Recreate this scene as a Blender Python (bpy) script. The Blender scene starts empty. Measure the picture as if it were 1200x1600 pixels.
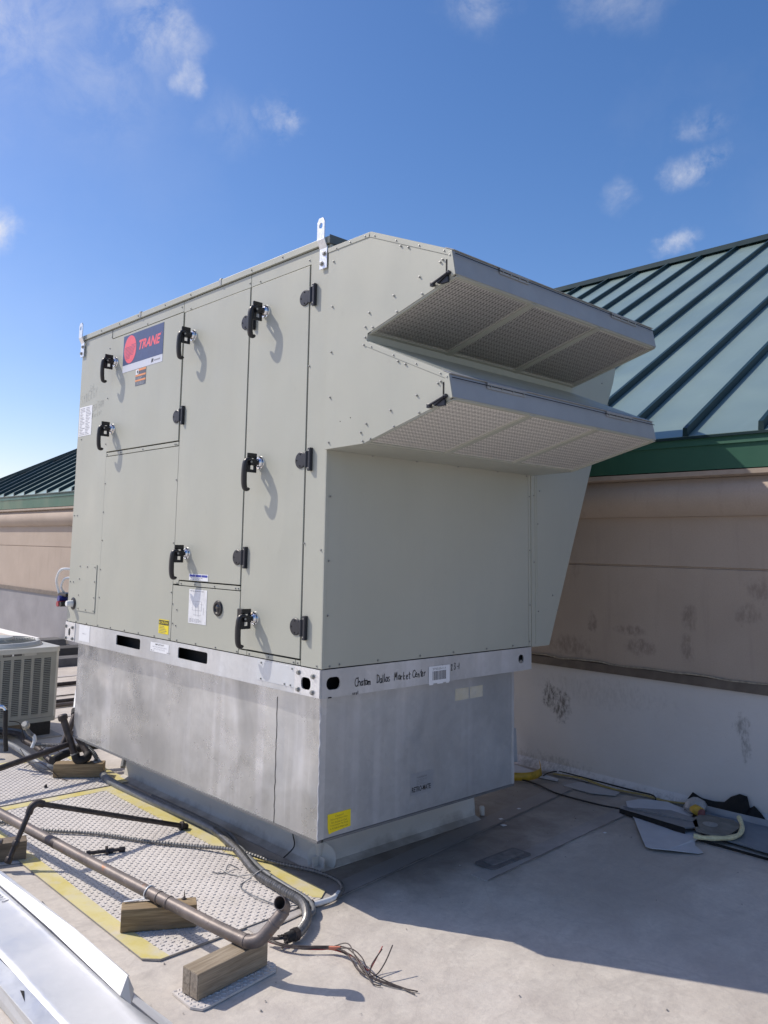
import bpy, bmesh, math, random
from mathutils import Vector, Matrix
from mathutils.geometry import tessellate_polygon
random.seed(7)
SC = bpy.context.scene
COL = SC.collection
R = math.radians
PI = math.pi

# ------------------------------------------------------------------ camera
cam_d = bpy.data.cameras.new("camera")
cam = bpy.data.objects.new("camera", cam_d); COL.objects.link(cam)
_r = Vector((0.739845, -0.672461, 0.020623)); _u = Vector((-0.094321, -0.073324, 0.992838)); _f = Vector((0.666133, 0.736491, 0.117676))
cam.matrix_world = Matrix(((_r.x, _u.x, -_f.x, -2.4696), (_r.y, _u.y, -_f.y, -2.8782), (_r.z, _u.z, -_f.z, 1.6147), (0, 0, 0, 1)))
cam_d.sensor_fit = 'HORIZONTAL'; cam_d.sensor_width = 36
cam_d.lens = 1270.67 / 1200 * 36
cam_d.shift_x = 57.405 / 1200; cam_d.shift_y = -95.15 / 1200
cam_d.clip_start = 0.05; cam_d.clip_end = 2000
SC.camera = cam

# ------------------------------------------------------------------ light
SUN_DIR = Vector((-0.525, 0.92, 1.0)).normalized()
SUN_EL = math.asin(SUN_DIR.z); SUN_AZ = math.atan2(SUN_DIR.x, SUN_DIR.y)   # clockwise from +Y
sd = bpy.data.lights.new("sun", 'SUN'); sd.energy = 4.1; sd.angle = R(0.53); sd.color = (1.0, 0.925, 0.825)
sun = bpy.data.objects.new("sun", sd); COL.objects.link(sun)
sun.rotation_euler = SUN_DIR.to_track_quat('Z', 'Y').to_euler(); sun.location = (-6, 10, 12)

W = bpy.data.worlds.new("World"); SC.world = W; W.use_nodes = True
nt = W.node_tree; nt.nodes.clear(); N = nt.nodes; Lk = nt.links.new
wo = N.new('ShaderNodeOutputWorld'); bg = N.new('ShaderNodeBackground'); bg.inputs[1].default_value = 0.15
sky = N.new('ShaderNodeTexSky'); sky.sky_type = 'NISHITA'; sky.sun_disc = False
sky.sun_elevation = SUN_EL; sky.sun_rotation = SUN_AZ; sky.altitude = 200; sky.air_density = 1.0; sky.dust_density = 0.9; sky.ozone_density = 3.0
hs = N.new('ShaderNodeHueSaturation'); hs.inputs['Saturation'].default_value = 1.25; hs.inputs['Value'].default_value = 1.05
Lk(sky.outputs[0], hs.inputs['Color'])
tc = N.new('ShaderNodeTexCoord')
def wmath(op, a, b=None, c=None):
    m = N.new('ShaderNodeMath'); m.operation = op
    for k, v in enumerate((a, b, c)):
        if v is None: continue
        if hasattr(v, 'links') or hasattr(v, 'is_linked'): Lk(v, m.inputs[k])
        else: m.inputs[k].default_value = v
    return m.outputs[0]
ns = N.new('ShaderNodeTexNoise'); ns.inputs['Scale'].default_value = 15; ns.inputs['Detail'].default_value = 12; ns.inputs['Roughness'].default_value = 0.68; ns.inputs['Distortion'].default_value = 0.35
Lk(tc.outputs['Generated'], ns.inputs['Vector'])
nw = N.new('ShaderNodeTexNoise'); nw.inputs['Scale'].default_value = 2.2; nw.inputs['Detail'].default_value = 7; nw.inputs['Roughness'].default_value = 0.6
Lk(tc.outputs['Generated'], nw.inputs['Vector'])
# small fair-weather clouds: direction in the sky, angular size, thickness
CL = [((0.375, 0.746, 0.55), .060, .55), ((0.405, 0.738, 0.542), .040, .62), ((0.425, 0.747, 0.511), .022, .6), ((0.24, 0.80, 0.545), .11, .42), ((0.33, 0.77, 0.50), .10, .22),
      ((0.518, 0.704, 0.486), .026, .70), ((0.47, 0.73, 0.47), .04, .18), ((0.285, 0.895, 0.343), .030, 1.3), ((0.25, 0.865, 0.435), .04, .3),
      ((0.64, 0.51, 0.592), .040, .40), ((0.722, 0.4, 0.590), .05, .38), ((0.832, 0.375, 0.408), .026, .72), ((0.801, 0.449, 0.396), .022, .38),
      ((0.853, 0.398, 0.337), .019, .75), ((0.816, 0.36, 0.452), .022, .35), ((0.74, 0.62, 0.27), .035, .35), ((0.1, 0.9, 0.5), .15, .6), ((-.5, .3, .6), .3, .5), ((-.6, -.6, .4), .25, .7), ((.5, -.7, .5), .22, .6)]
# ragged outlines: the look-up direction is jittered by noise
nj = N.new('ShaderNodeTexNoise'); nj.inputs['Scale'].default_value = 11; nj.inputs['Detail'].default_value = 6; nj.inputs['Roughness'].default_value = 0.6
Lk(tc.outputs['Generated'], nj.inputs['Vector'])
js = N.new('ShaderNodeVectorMath'); js.operation = 'SUBTRACT'; Lk(nj.outputs['Color'], js.inputs[0]); js.inputs[1].default_value = (.5, .5, .5)
jm = N.new('ShaderNodeVectorMath'); jm.operation = 'MULTIPLY'; Lk(js.outputs[0], jm.inputs[0]); jm.inputs[1].default_value = (.10, .10, .06)
ja = N.new('ShaderNodeVectorMath'); ja.operation = 'ADD'; Lk(tc.outputs['Generated'], ja.inputs[0]); Lk(jm.outputs[0], ja.inputs[1])
tot = None
for d, a, s in CL:
    vd = N.new('ShaderNodeVectorMath'); vd.operation = 'DISTANCE'
    Lk(ja.outputs[0], vd.inputs[0]); vd.inputs[1].default_value = Vector(d).normalized()
    mr = N.new('ShaderNodeMapRange'); mr.interpolation_type = 'SMOOTHSTEP'
    Lk(vd.outputs['Value'], mr.inputs['Value']); mr.inputs['From Min'].default_value = a * 1.25; mr.inputs['From Max'].default_value = 0
    mr.inputs['To Min'].default_value = 0; mr.inputs['To Max'].default_value = s
    tot = mr.outputs[0] if tot is None else wmath('MAXIMUM', tot, mr.outputs[0])
nm = N.new('ShaderNodeMapRange'); Lk(ns.outputs[0], nm.inputs['Value']); nm.inputs['From Min'].default_value = .38; nm.inputs['From Max'].default_value = .70
cl = wmath('MULTIPLY', tot, nm.outputs[0])
wsp = N.new('ShaderNodeMapRange'); Lk(nw.outputs[0], wsp.inputs['Value']); wsp.inputs['From Min'].default_value = .50; wsp.inputs['From Max'].default_value = .90; wsp.inputs['To Max'].default_value = .12
cl = wmath('ADD', cl, wsp.outputs[0]); cl = wmath('MINIMUM', cl, 0.92)
tint = N.new('ShaderNodeMix'); tint.data_type = 'RGBA'; tint.blend_type = 'MULTIPLY'; tint.inputs['Factor'].default_value = 1
Lk(hs.outputs[0], tint.inputs['A']); tint.inputs['B'].default_value = (1.13, .955, 1.0, 1)      # the photograph's warmer white balance
mx = N.new('ShaderNodeMix'); mx.data_type = 'RGBA'
Lk(cl, mx.inputs['Factor']); Lk(tint.outputs['Result'], mx.inputs['A']); mx.inputs['B'].default_value = (5.9, 5.9, 6.1, 1)
Lk(mx.outputs['Result'], bg.inputs[0]); Lk(bg.outputs[0], wo.inputs[0])
SC.view_settings.view_transform = 'Standard'; SC.view_settings.look = 'None'; SC.view_settings.gamma = 1
SC.view_settings.exposure = 0.0; SC.view_settings.use_curve_mapping = False

# ------------------------------------------------------------------ materials
class Mat:
    """small wrapper: a Principled material with helper nodes"""
    def __init__(s, name, col=(.5, .5, .5), rough=.5, metal=0, spec=None):
        s.m = bpy.data.materials.new(name); s.m.use_nodes = True
        s.nt = s.m.node_tree; s.b = s.nt.nodes['Principled BSDF']
        s.b.inputs['Base Color'].default_value = (*col, 1); s.b.inputs['Roughness'].default_value = rough; s.b.inputs['Metallic'].default_value = metal
        if spec is not None: s.b.inputs['Specular IOR Level'].default_value = spec
        s.tc = s.nt.nodes.new('ShaderNodeTexCoord'); s.col = None
    def L(s, a, b): s.nt.links.new(a, b)
    def vec(s, scale=(1, 1, 1), rot=(0, 0, 0), src='Object', loc=(0, 0, 0)):
        mp = s.nt.nodes.new('ShaderNodeMapping'); s.L(s.tc.outputs[src], mp.inputs[0])
        mp.inputs['Scale'].default_value = scale; mp.inputs['Rotation'].default_value = rot; mp.inputs['Location'].default_value = loc
        return mp.outputs[0]
    def noise(s, scale, detail=4, rough=.55, vec=None, dist=0, lo=.3, hi=.7, to=(0, 1)):
        n = s.nt.nodes.new('ShaderNodeTexNoise'); n.inputs['Scale'].default_value = scale; n.inputs['Detail'].default_value = detail
        n.inputs['Roughness'].default_value = rough; n.inputs['Distortion'].default_value = dist
        s.L(vec if vec is not None else s.tc.outputs['Object'], n.inputs['Vector'])
        return s.rng(n.outputs[0], lo, hi, to[0], to[1])
    def vor(s, scale, feature='F1', vec=None, out='Distance'):
        n = s.nt.nodes.new('ShaderNodeTexVoronoi'); n.feature = feature; n.inputs['Scale'].default_value = scale
        s.L(vec if vec is not None else s.tc.outputs['Object'], n.inputs['Vector']); return n.outputs[out]
    def rng(s, v, a, b, c=0, d=1, smooth=False):
        m = s.nt.nodes.new('ShaderNodeMapRange'); s.L(v, m.inputs['Value'])
        if smooth: m.interpolation_type = 'SMOOTHSTEP'
        for k, x in zip(('From Min', 'From Max', 'To Min', 'To Max'), (a, b, c, d)): m.inputs[k].default_value = x
        return m.outputs[0]
    def math(s, op, a, b=None):
        m = s.nt.nodes.new('ShaderNodeMath'); m.operation = op
        for k, v in enumerate((a, b)):
            if v is None: continue
            if isinstance(v, (int, float)): m.inputs[k].default_value = v
            else: s.L(v, m.inputs[k])
        return m.outputs[0]
    def mix(s, f, a, b, mode='MIX'):
        m = s.nt.nodes.new('ShaderNodeMix'); m.data_type = 'RGBA'; m.blend_type = mode
        for k, v in (('Factor', f), ('A', a), ('B', b)):
            if isinstance(v, (int, float)): m.inputs[k].default_value = v
            elif isinstance(v, tuple): m.inputs[k].default_value = (*v, 1) if len(v) == 3 else v
            else: s.L(v, m.inputs[k])
        return m.outputs['Result']
    def color(s, c): s.L(c, s.b.inputs['Base Color']); s.col = c; return s
    def rough(s, r): s.L(r, s.b.inputs['Roughness']); return s
    def bump(s, h, strength=.3, dist=.002):
        b = s.nt.nodes.new('ShaderNodeBump'); b.inputs['Strength'].default_value = strength; b.inputs['Distance'].default_value = dist
        s.L(h, b.inputs['Height'])
        if s.b.inputs['Normal'].is_linked:
            s.L(s.b.inputs['Normal'].links[0].from_socket, b.inputs['Normal'])
        s.L(b.outputs[0], s.b.inputs['Normal']); return s
    def blobs(s, items, src='Object', nscale=6, namp=.6):
        """soft irregular stains: (centre, radii, strength) in metres"""
        n = s.nt.nodes.new('ShaderNodeTexNoise'); n.inputs['Scale'].default_value = nscale; n.inputs['Detail'].default_value = 6; n.inputs['Roughness'].default_value = .65
        s.L(s.tc.outputs[src], n.inputs['Vector']); out = None
        for c, r, k in items:
            sub = s.nt.nodes.new('ShaderNodeVectorMath'); sub.operation = 'SUBTRACT'; s.L(s.tc.outputs[src], sub.inputs[0]); sub.inputs[1].default_value = c
            sc = s.nt.nodes.new('ShaderNodeVectorMath'); sc.operation = 'MULTIPLY'; s.L(sub.outputs[0], sc.inputs[0]); sc.inputs[1].default_value = tuple(1 / q for q in r)
            le = s.nt.nodes.new('ShaderNodeVectorMath'); le.operation = 'LENGTH'; s.L(sc.outputs[0], le.inputs[0])
            d = s.math('ADD', le.outputs['Value'], s.math('MULTIPLY', s.math('SUBTRACT', n.outputs[0], .5), namp * 2))
            v = s.rng(d, 1.05, .35, 0, k, True)
            out = v if out is None else s.math('MAXIMUM', out, v)
        return out

def simple(name, col, rough=.5, metal=0, var=.12, scale=20, bump=0, bs=200, spec=None):
    m = Mat(name, col, rough, metal, spec)
    n = m.noise(scale, 5)
    m.color(m.mix(n, tuple(c * (1 - var) for c in col), tuple(min(1, c * (1 + var)) for c in col)))
    m.rough(m.noise(scale * 1.7, 3, to=(max(0, rough - .07), min(1, rough + .07))))
    if bump: m.bump(m.noise(bs, 3), bump, .001)
    return m.m

def mk_paint():
    m = Mat('beige_paint', (.43, .435, .40), .42, 0, .45)
    big = m.noise(1.3, 4); fine = m.noise(30, 4, lo=.35, hi=.65)
    c = m.mix(big, (.405, .410, .342), (.435, .440, .372)); c = m.mix(m.math('MULTIPLY', fine, .25), c, (.405, .405, .345))
    spots = m.noise(13, 8, .7, lo=.63, hi=.74); c = m.mix(m.math('MULTIPLY', spots, .35), c, (.34, .33, .29))
    st = m.noise(5, 5, vec=m.vec((3, 3, .25)), lo=.55, hi=.8); c = m.mix(m.math('MULTIPLY', st, .18), c, (.36, .355, .325))
    m.color(c); m.rough(m.noise(4, 3, to=(.36, .5))); m.bump(m.noise(260, 2), .05, .0006); m.bump(m.noise(1.7, 2, .4, vec=m.vec((1, 1, .6))), .5, .02)
    return m.m
def mk_galv(name, base, rough, metal, mott=1.0, streak=True, wave=.35, white=.4, spg=.05):
    m = Mat(name, base, rough, metal)
    sp = m.rng(m.vor(55, out='Color'), 0, 1, 0, 1) if False else m.vor(48, 'F1', m.vec((1, 1, 1)))
    v2 = m.nt.nodes.new('ShaderNodeTexVoronoi'); v2.inputs['Scale'].default_value = 42; m.L(m.tc.outputs['Object'], v2.inputs['Vector'])
    hsv = m.nt.nodes.new('ShaderNodeSeparateColor'); m.L(v2.outputs['Color'], hsv.inputs[0])
    lo = tuple(c * (1 - spg) for c in base); hi = tuple(min(1, c * (1 + spg * .7)) for c in base)
    c = m.mix(hsv.outputs[0], lo, hi)
    big = m.noise(1.8, 6, .6, lo=.35, hi=.68); c = m.mix(m.math('MULTIPLY', big, .5 * mott), c, tuple(min(1, q * 1.25) for q in base))
    if streak:
        st = m.noise(9, 5, vec=m.vec((1.4, 1.4, .12)), lo=.5, hi=.8); c = m.mix(m.math('MULTIPLY', st, .22), c, tuple(q * .72 for q in base))
        s2 = m.noise(24, 5, vec=m.vec((1.6, 1.6, .06)), lo=.6, hi=.8); c = m.mix(m.math('MULTIPLY', s2, white), c, (.78, .79, .8)); s3 = m.noise(3.1, 3, .5, vec=m.vec((2.4, 2.4, .10)), lo=.52, hi=.66); c = m.mix(m.math('MULTIPLY', s3, .50 * mott), c, (.80, .81, .84))  # s3: pale upright streaks, mirror-like reflections put into the base colour
    if streak:
        bl = m.noise(1.6, 5, .55, vec=m.vec((1, 1, .7)), dist=.8, lo=.42, hi=.66); c = m.mix(m.math('MULTIPLY', bl, .8 * mott), c, tuple(q * .62 for q in base))
    m.color(c)
    r = m.math('ADD', m.noise(3, 5, to=(rough - .1, rough + .12)), m.math('MULTIPLY', hsv.outputs[1], .06)); m.rough(r)
    m.bump(m.noise(3.3, 2, .4, lo=.2, hi=.8), wave, .02); m.bump(hsv.outputs[2], .012, .001)
    return m.m
PAINT = mk_paint()
PAINT_SHADED = simple('shaded_lip_paint', (.30, .31, .315), .45, 0, .05, 8)  # cabinet paint darkened and cooled: shade on the hood lips is put into the colour
GALV = mk_galv('galvanized_sheet', (.52, .525, .52), .28, .70, 1.0, True, .9, .35)
GALV_RAIL = mk_galv('galvanized_rail', (.62, .63, .63), .42, .6, .8, True, .15)
GALV_NEW = mk_galv('bright_galvanized', (.70, .70, .69), .44, .62, .3, False, .10, .2, .015)
ZINC = simple('zinc_plate', (.74, .75, .76), .35, .7, .1, 60)
STEEL = simple('bolt_steel', (.34, .34, .32), .45, .7, .2, 90)
CHROME = simple('chrome', (.78, .79, .8), .12, 1, .05, 20)
BLACKP = simple('black_plastic', (.012, .012, .014), .38, 0, .3, 40)
BLUEBLACK = simple('dark_nylon', (.016, .018, .025), .42, 0, .2, 40)
DARK = simple('dark_gap', (.012, .012, .012), .9, 0, .1, 30)
RUBBER = simple('black_rubber', (.018, .017, .017), .75, 0, .4, 60, .3)
WHITE = simple('label_white', (.78, .79, .80), .45, 0, .03, 30)
CREAM = simple('label_stained_cream', (.62, .60, .48), .6, 0, .12, 25)
GREYPRINT = simple('label_grey_print', (.33, .33, .35), .5)
INK = simple('black_ink', (.02, .02, .022), .5)
INKF = simple('faded_ink', (.16, .165, .16), .55, 0, .3, 60)
YEL = simple('label_yellow', (.80, .64, .012), .45, 0, .05, 25)
YELP = simple('yellow_strap_plastic', (.55, .33, .03), .45, 0, .25, 25)
NAVY = simple('label_navy', (.055, .08, .18), .4, 0, .06, 20)
CORAL = simple('label_red', (.80, .12, .15), .42, 0, .05, 20)
ORANGE = simple('label_orange', (.75, .30, .12), .45)
SLATE = simple('label_slate', (.10, .11, .14), .45)
BLUE = simple('label_blue', (.03, .05, .35), .45)
MESHM = simple('filter_mesh_aluminium', (.94, .91, .84), .5, .0, .03, 40)
FILT = simple('filter_media', (.035, .035, .033), .9, 0, .3, 50)
GASKET = simple('grey_gasket', (.13, .13, .125), .7)
PVCW = simple('white_pvc', (.74, .75, .74), .35, 0, .08, 20)
LTG = simple('grey_liquidtight', (.17, .18, .19), .45, 0, .2, 30)
FLEX = simple('flex_steel', (.20, .195, .185), .42, .5, .3, 50)
COPPER = simple('wire_copper', (.40, .14, .09), .4, .4)
WIREB = simple('wire_brown_black', (.06, .045, .04), .55, 0, .4, 60)
WIRER = simple('wire_red', (.35, .03, .03), .5, 0, .3, 60)
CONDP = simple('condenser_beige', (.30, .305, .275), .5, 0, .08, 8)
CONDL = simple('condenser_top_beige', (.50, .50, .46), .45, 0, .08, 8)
FOAM = simple('foam_yellow', (.66, .60, .36), .9, 0, .15, 60, .4, 120)
FABRIC = simple('black_fabric', (.008, .008, .008), .95, 0, .3, 60, .4, 150)
MEMW = simple('membrane_offcut', (.55, .56, .58), .6, 0, .1, 6, .15, 80)
MEMG = simple('grey_sheet_offcut', (.25, .26, .28), .4, .3, .15, 9)

def mk_pipe():
    m = Mat('weathered_steel_pipe', (.13, .105, .095), .5, .35)
    c = m.mix(m.noise(7, 6, .65), (.10, .085, .08), (.22, .185, .165))
    c = m.mix(m.noise(20, 8, .7, lo=.6, hi=.7), c, (.27, .11, .045)); c = m.mix(m.noise(45, 5, lo=.66, hi=.74), c, (.36, .33, .30)); m.color(c)
    m.bump(m.noise(90, 4), .25, .001); return m.m
PIPE = mk_pipe()
PIPEB = simple('black_iron_pipe', (.055, .045, .042), .5, .4, .4, 25, .2)
def mk_wood(name, a, b, seed):
    m = Mat(name, a, .75)
    g = m.noise(7, 6, .6, vec=m.vec((.6, 9, 9), loc=(seed, 0, 0)), dist=.6, lo=.35, hi=.65)
    f = m.noise(30, 4, .6, vec=m.vec((.4, 8, 8)), lo=.4, hi=.7)
    c = m.mix(g, a, b); c = m.mix(m.math('MULTIPLY', f, .5), c, tuple(q * .45 for q in a))
    k = m.vor(2.6, vec=m.vec((1, 2.2, 2.2), loc=(seed * 1.7, .3, .2))); kn = m.rng(k, .13, .05, 0, 1); c = m.mix(kn, c, (.06, .035, .02))
    m.color(c); m.bump(g, .35, .0015); m.bump(f, .3, .001); return m.m
WOOD_A = mk_wood('treated_timber_tan', (.24, .168, .088), (.37, .275, .155), 1.3)
WOOD_B = mk_wood('treated_timber_grey', (.26, .20, .13), (.40, .33, .235), 4.1)
WOOD_C = mk_wood('old_timber', (.17, .13, .09), (.30, .24, .17), 7.7)

def mk_roof():
    m = Mat('roof_membrane', (.55, .52, .485), .62)
    big = m.noise(.9, 7, .62, dist=.5); mid = m.noise(4.2, 10, .72, dist=1.0, lo=.36, hi=.66); fine = m.noise(42, 6, .7, lo=.4, hi=.7)
    c = m.mix(big, (.59, .538, .462), (.72, .665, .585)); c = m.mix(m.math('MULTIPLY', mid, .55), c, (.47, .415, .365)); sm_ = m.noise(2.0, 9, .7, vec=m.vec((1, 2.4, 1), (0, 0, -.5), loc=(3, 1, 0)), dist=1.5, lo=.46, hi=.72); c = m.mix(m.math('MULTIPLY', sm_, .38), c, (.36, .325, .29))
    c = m.mix(m.math('MULTIPLY', fine, .3), c, (.36, .335, .31))
    scuff = m.noise(9, 9, .75, vec=m.vec((1, 3.2, 1), (0, 0, .8)), dist=1.2, lo=.58, hi=.70); c = m.mix(m.math('MULTIPLY', scuff, .5), c, (.36, .325, .295))
    ring = m.noise(1.1, 9, .55, dist=1.6, lo=.485, hi=.50); ring2 = m.noise(1.1, 9, .55, dist=1.6, lo=.515, hi=.50); c = m.mix(m.math('MULTIPLY', m.math('MULTIPLY', ring, ring2), .28), c, (.40, .36, .32))
    dot = m.noise(75, 3, .6, lo=.72, hi=.78); c = m.mix(m.math('MULTIPLY', dot, .6), c, (.13, .12, .11))
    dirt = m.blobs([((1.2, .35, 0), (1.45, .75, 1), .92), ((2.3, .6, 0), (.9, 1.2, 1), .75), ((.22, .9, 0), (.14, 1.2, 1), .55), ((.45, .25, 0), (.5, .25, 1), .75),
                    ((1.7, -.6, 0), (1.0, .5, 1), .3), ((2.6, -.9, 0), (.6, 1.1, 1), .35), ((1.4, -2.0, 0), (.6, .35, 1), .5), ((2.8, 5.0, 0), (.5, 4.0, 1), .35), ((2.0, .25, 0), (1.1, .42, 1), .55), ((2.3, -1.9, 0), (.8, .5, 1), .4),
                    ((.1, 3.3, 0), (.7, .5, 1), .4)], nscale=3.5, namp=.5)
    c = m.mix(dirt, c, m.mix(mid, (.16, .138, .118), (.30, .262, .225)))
    m.color(c); m.rough(m.noise(6, 5, to=(.5, .75))); m.bump(m.noise(18, 6, .65), .3, .004); m.bump(m.noise(160, 3), .25, .001); m.bump(m.noise(1.4, 3), .5, .02)
    return m.m
ROOFM = mk_roof()
def mk_strip():
    m = Mat('membrane_lap', (.5, .47, .44), .6)
    mid = m.noise(5, 8, .68, dist=.7, lo=.35, hi=.7); c = m.mix(mid, (.56, .53, .50), (.42, .39, .36)); c = m.mix(m.math('MULTIPLY', m.noise(40, 6, .7), .3), c, (.3, .28, .26))
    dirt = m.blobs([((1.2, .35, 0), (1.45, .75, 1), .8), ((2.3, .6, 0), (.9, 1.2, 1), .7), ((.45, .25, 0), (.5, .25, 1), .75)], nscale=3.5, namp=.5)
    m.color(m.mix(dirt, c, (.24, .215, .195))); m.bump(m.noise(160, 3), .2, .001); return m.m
LAPM = mk_strip()
def mk_pad(name, a, b):
    m = Mat(name, a, .65); c = m.mix(m.noise(3, 7, .65), a, b); c = m.mix(m.math('MULTIPLY', m.noise(40, 5, .7, lo=.5, hi=.7), .35), c, tuple(q * .55 for q in a))
    c = m.mix(m.noise(4.5, 6, .6, lo=.6, hi=.75, to=(0, .35)), c, (.42, .38, .30)); m.color(c); m.bump(m.noise(120, 3), .2, .001); return m.m
PADM = mk_pad('walkway_pad_vinyl', (.58, .54, .495), (.68, .64, .59)); TREAD = mk_pad('walkway_tread_vinyl', (.60, .56, .515), (.68, .64, .60))
GRIME = mk_pad('grime_round_treads', (.20, .18, .155), (.42, .38, .335))
def mk_border():
    m = Mat('faded_yellow_border', (.66, .55, .12), .6)
    c = m.mix(m.noise(6, 7, .65, lo=.3, hi=.6), (.60, .50, .12), (.66, .59, .30)); c = m.mix(m.noise(7, 8, .7, lo=.48, hi=.68, to=(0, .85)), c, (.62, .575, .47)); m.color(c)
    m.bump(m.noise(120, 3), .2, .001); return m.m
BORD = mk_border()
def mk_curb():
    m = Mat('curb_membrane', (.5, .48, .45), .6)
    c = m.mix(m.noise(2.5, 6), (.60, .57, .52), (.70, .67, .615))
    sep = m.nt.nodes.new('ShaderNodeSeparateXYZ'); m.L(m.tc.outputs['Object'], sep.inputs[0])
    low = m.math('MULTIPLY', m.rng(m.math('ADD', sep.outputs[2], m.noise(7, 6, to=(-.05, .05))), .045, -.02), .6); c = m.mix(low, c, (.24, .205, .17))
    m.color(c); m.bump(m.noise(20, 5), .25, .003); return m.m
CURBM = mk_curb()
def mk_stucco():
    m = Mat('beige_stucco', (.42, .335, .265), .85)
    c = m.mix(m.noise(2.2, 6), (.43, .345, .270), (.49, .398, .318)); c = m.mix(m.noise(110, 3, to=(0, .3)), c, (.34, .275, .22))
    st = m.blobs([((0, .368, 1.105), (1, .045, .09), .55), ((0, .06, 1.08), (1, .15, .04), .5), ((0, .0, .97), (1, .13, .07), .5), ((0, -.35, 1.2), (1, .06, .10), .5),
                  ((0, -.33, 1.0), (1, .05, .12), .5), ((0, -.80, 1.40), (1, .08, .09), .42), ((0, -.73, 1.25), (1, .10, .08), .42), ((0, .55, .93), (1, .22, .09), .45), ((0, .5, 1.5), (1, .04, .12), .2),
                  ((0, 6, 1.2), (1, .8, .3), .15), ((0, 9, 1.1), (1, 1.2, .3), .15)], nscale=17, namp=.85)
    st = m.math('MULTIPLY', st, m.noise(34, 6, .7, vec=m.vec((1, 1, .45)), lo=.36, hi=.58)); c = m.mix(st, c, (.13, .10, .08)); drip = m.noise(14, 5, vec=m.vec((1, 1, .09)), lo=.58, hi=.75); c = m.mix(m.math('MULTIPLY', drip, .22), c, (.27, .21, .165))
    m.color(c); m.bump(m.noise(220, 4, .7), .5, .0018); m.bump(m.noise(9, 3), .2, .004); return m.m
STUC = mk_stucco()
def mk_flash():
    m = Mat('white_wall_membrane', (.55, .54, .53), .55)
    c = m.mix(m.noise(1.5, 6), (.60, .575, .55), (.68, .655, .63))
    st = m.blobs([((0, .73, .54), (1, .08, .12), .9), ((0, .64, .49), (1, .09, .14), .9), ((0, -.67, .55), (1, .06, .09), .6), ((0, -.69, .42), (1, .04, .09), .55), ((0, .8, .04), (1, .5, .09), .4), ((0, .1, .0), (1, 1.4, .05), .35), ((0, -1.5, .0), (1, 1.4, .04), .35),
                  ((0, .3, .62), (1, .6, .12), .15)], nscale=26, namp=1.1)
    st = m.math('MULTIPLY', st, m.noise(48, 6, .75, vec=m.vec((1, 1, .35)), lo=.40, hi=.58)); c = m.mix(st, c, (.11, .10, .09)); c = m.mix(m.noise(50, 5, .7, lo=.6, hi=.8, to=(0, .3)), c, (.3, .29, .28)); m.color(c)
    m.bump(m.noise(14, 5), .3, .004); m.bump(m.noise(1.3, 2), .5, .03); return m.m
FLASHM = mk_flash()
BAND = simple('brown_counterflashing', (.145, .118, .095), .5, .2, .2, 12)
CAULK = simple('dirty_caulk', (.34, .29, .22), .8, 0, .3, 30)
SOFF = simple('soffit_beige', (.40, .32, .25), .8, 0, .1, 12)
def mk_green(name, a, b, rough, metal):
    m = Mat(name, a, rough, metal); c = m.mix(m.noise(.7, 5), a, b); c = m.mix(m.noise(5, 6, vec=m.vec((.3, 1, .3)), lo=.55, hi=.8, to=(0, .25)), c, tuple(q * 1.3 for q in b)); m.color(c)
    m.rough(m.noise(2, 5, to=(rough - .06, rough + .1))); m.bump(m.noise(1.8, 2), .15, .01); return m.m
GREENP = mk_green('green_roof_panel', (.235, .325, .300), (.29, .385, .355), .36, .40)
GREENR = mk_green('green_rib', (.006, .026, .030), (.010, .034, .038), .4, .1)
GREENF = mk_green('green_fascia', (.030, .105, .066), (.045, .135, .088), .42, .05)

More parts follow.
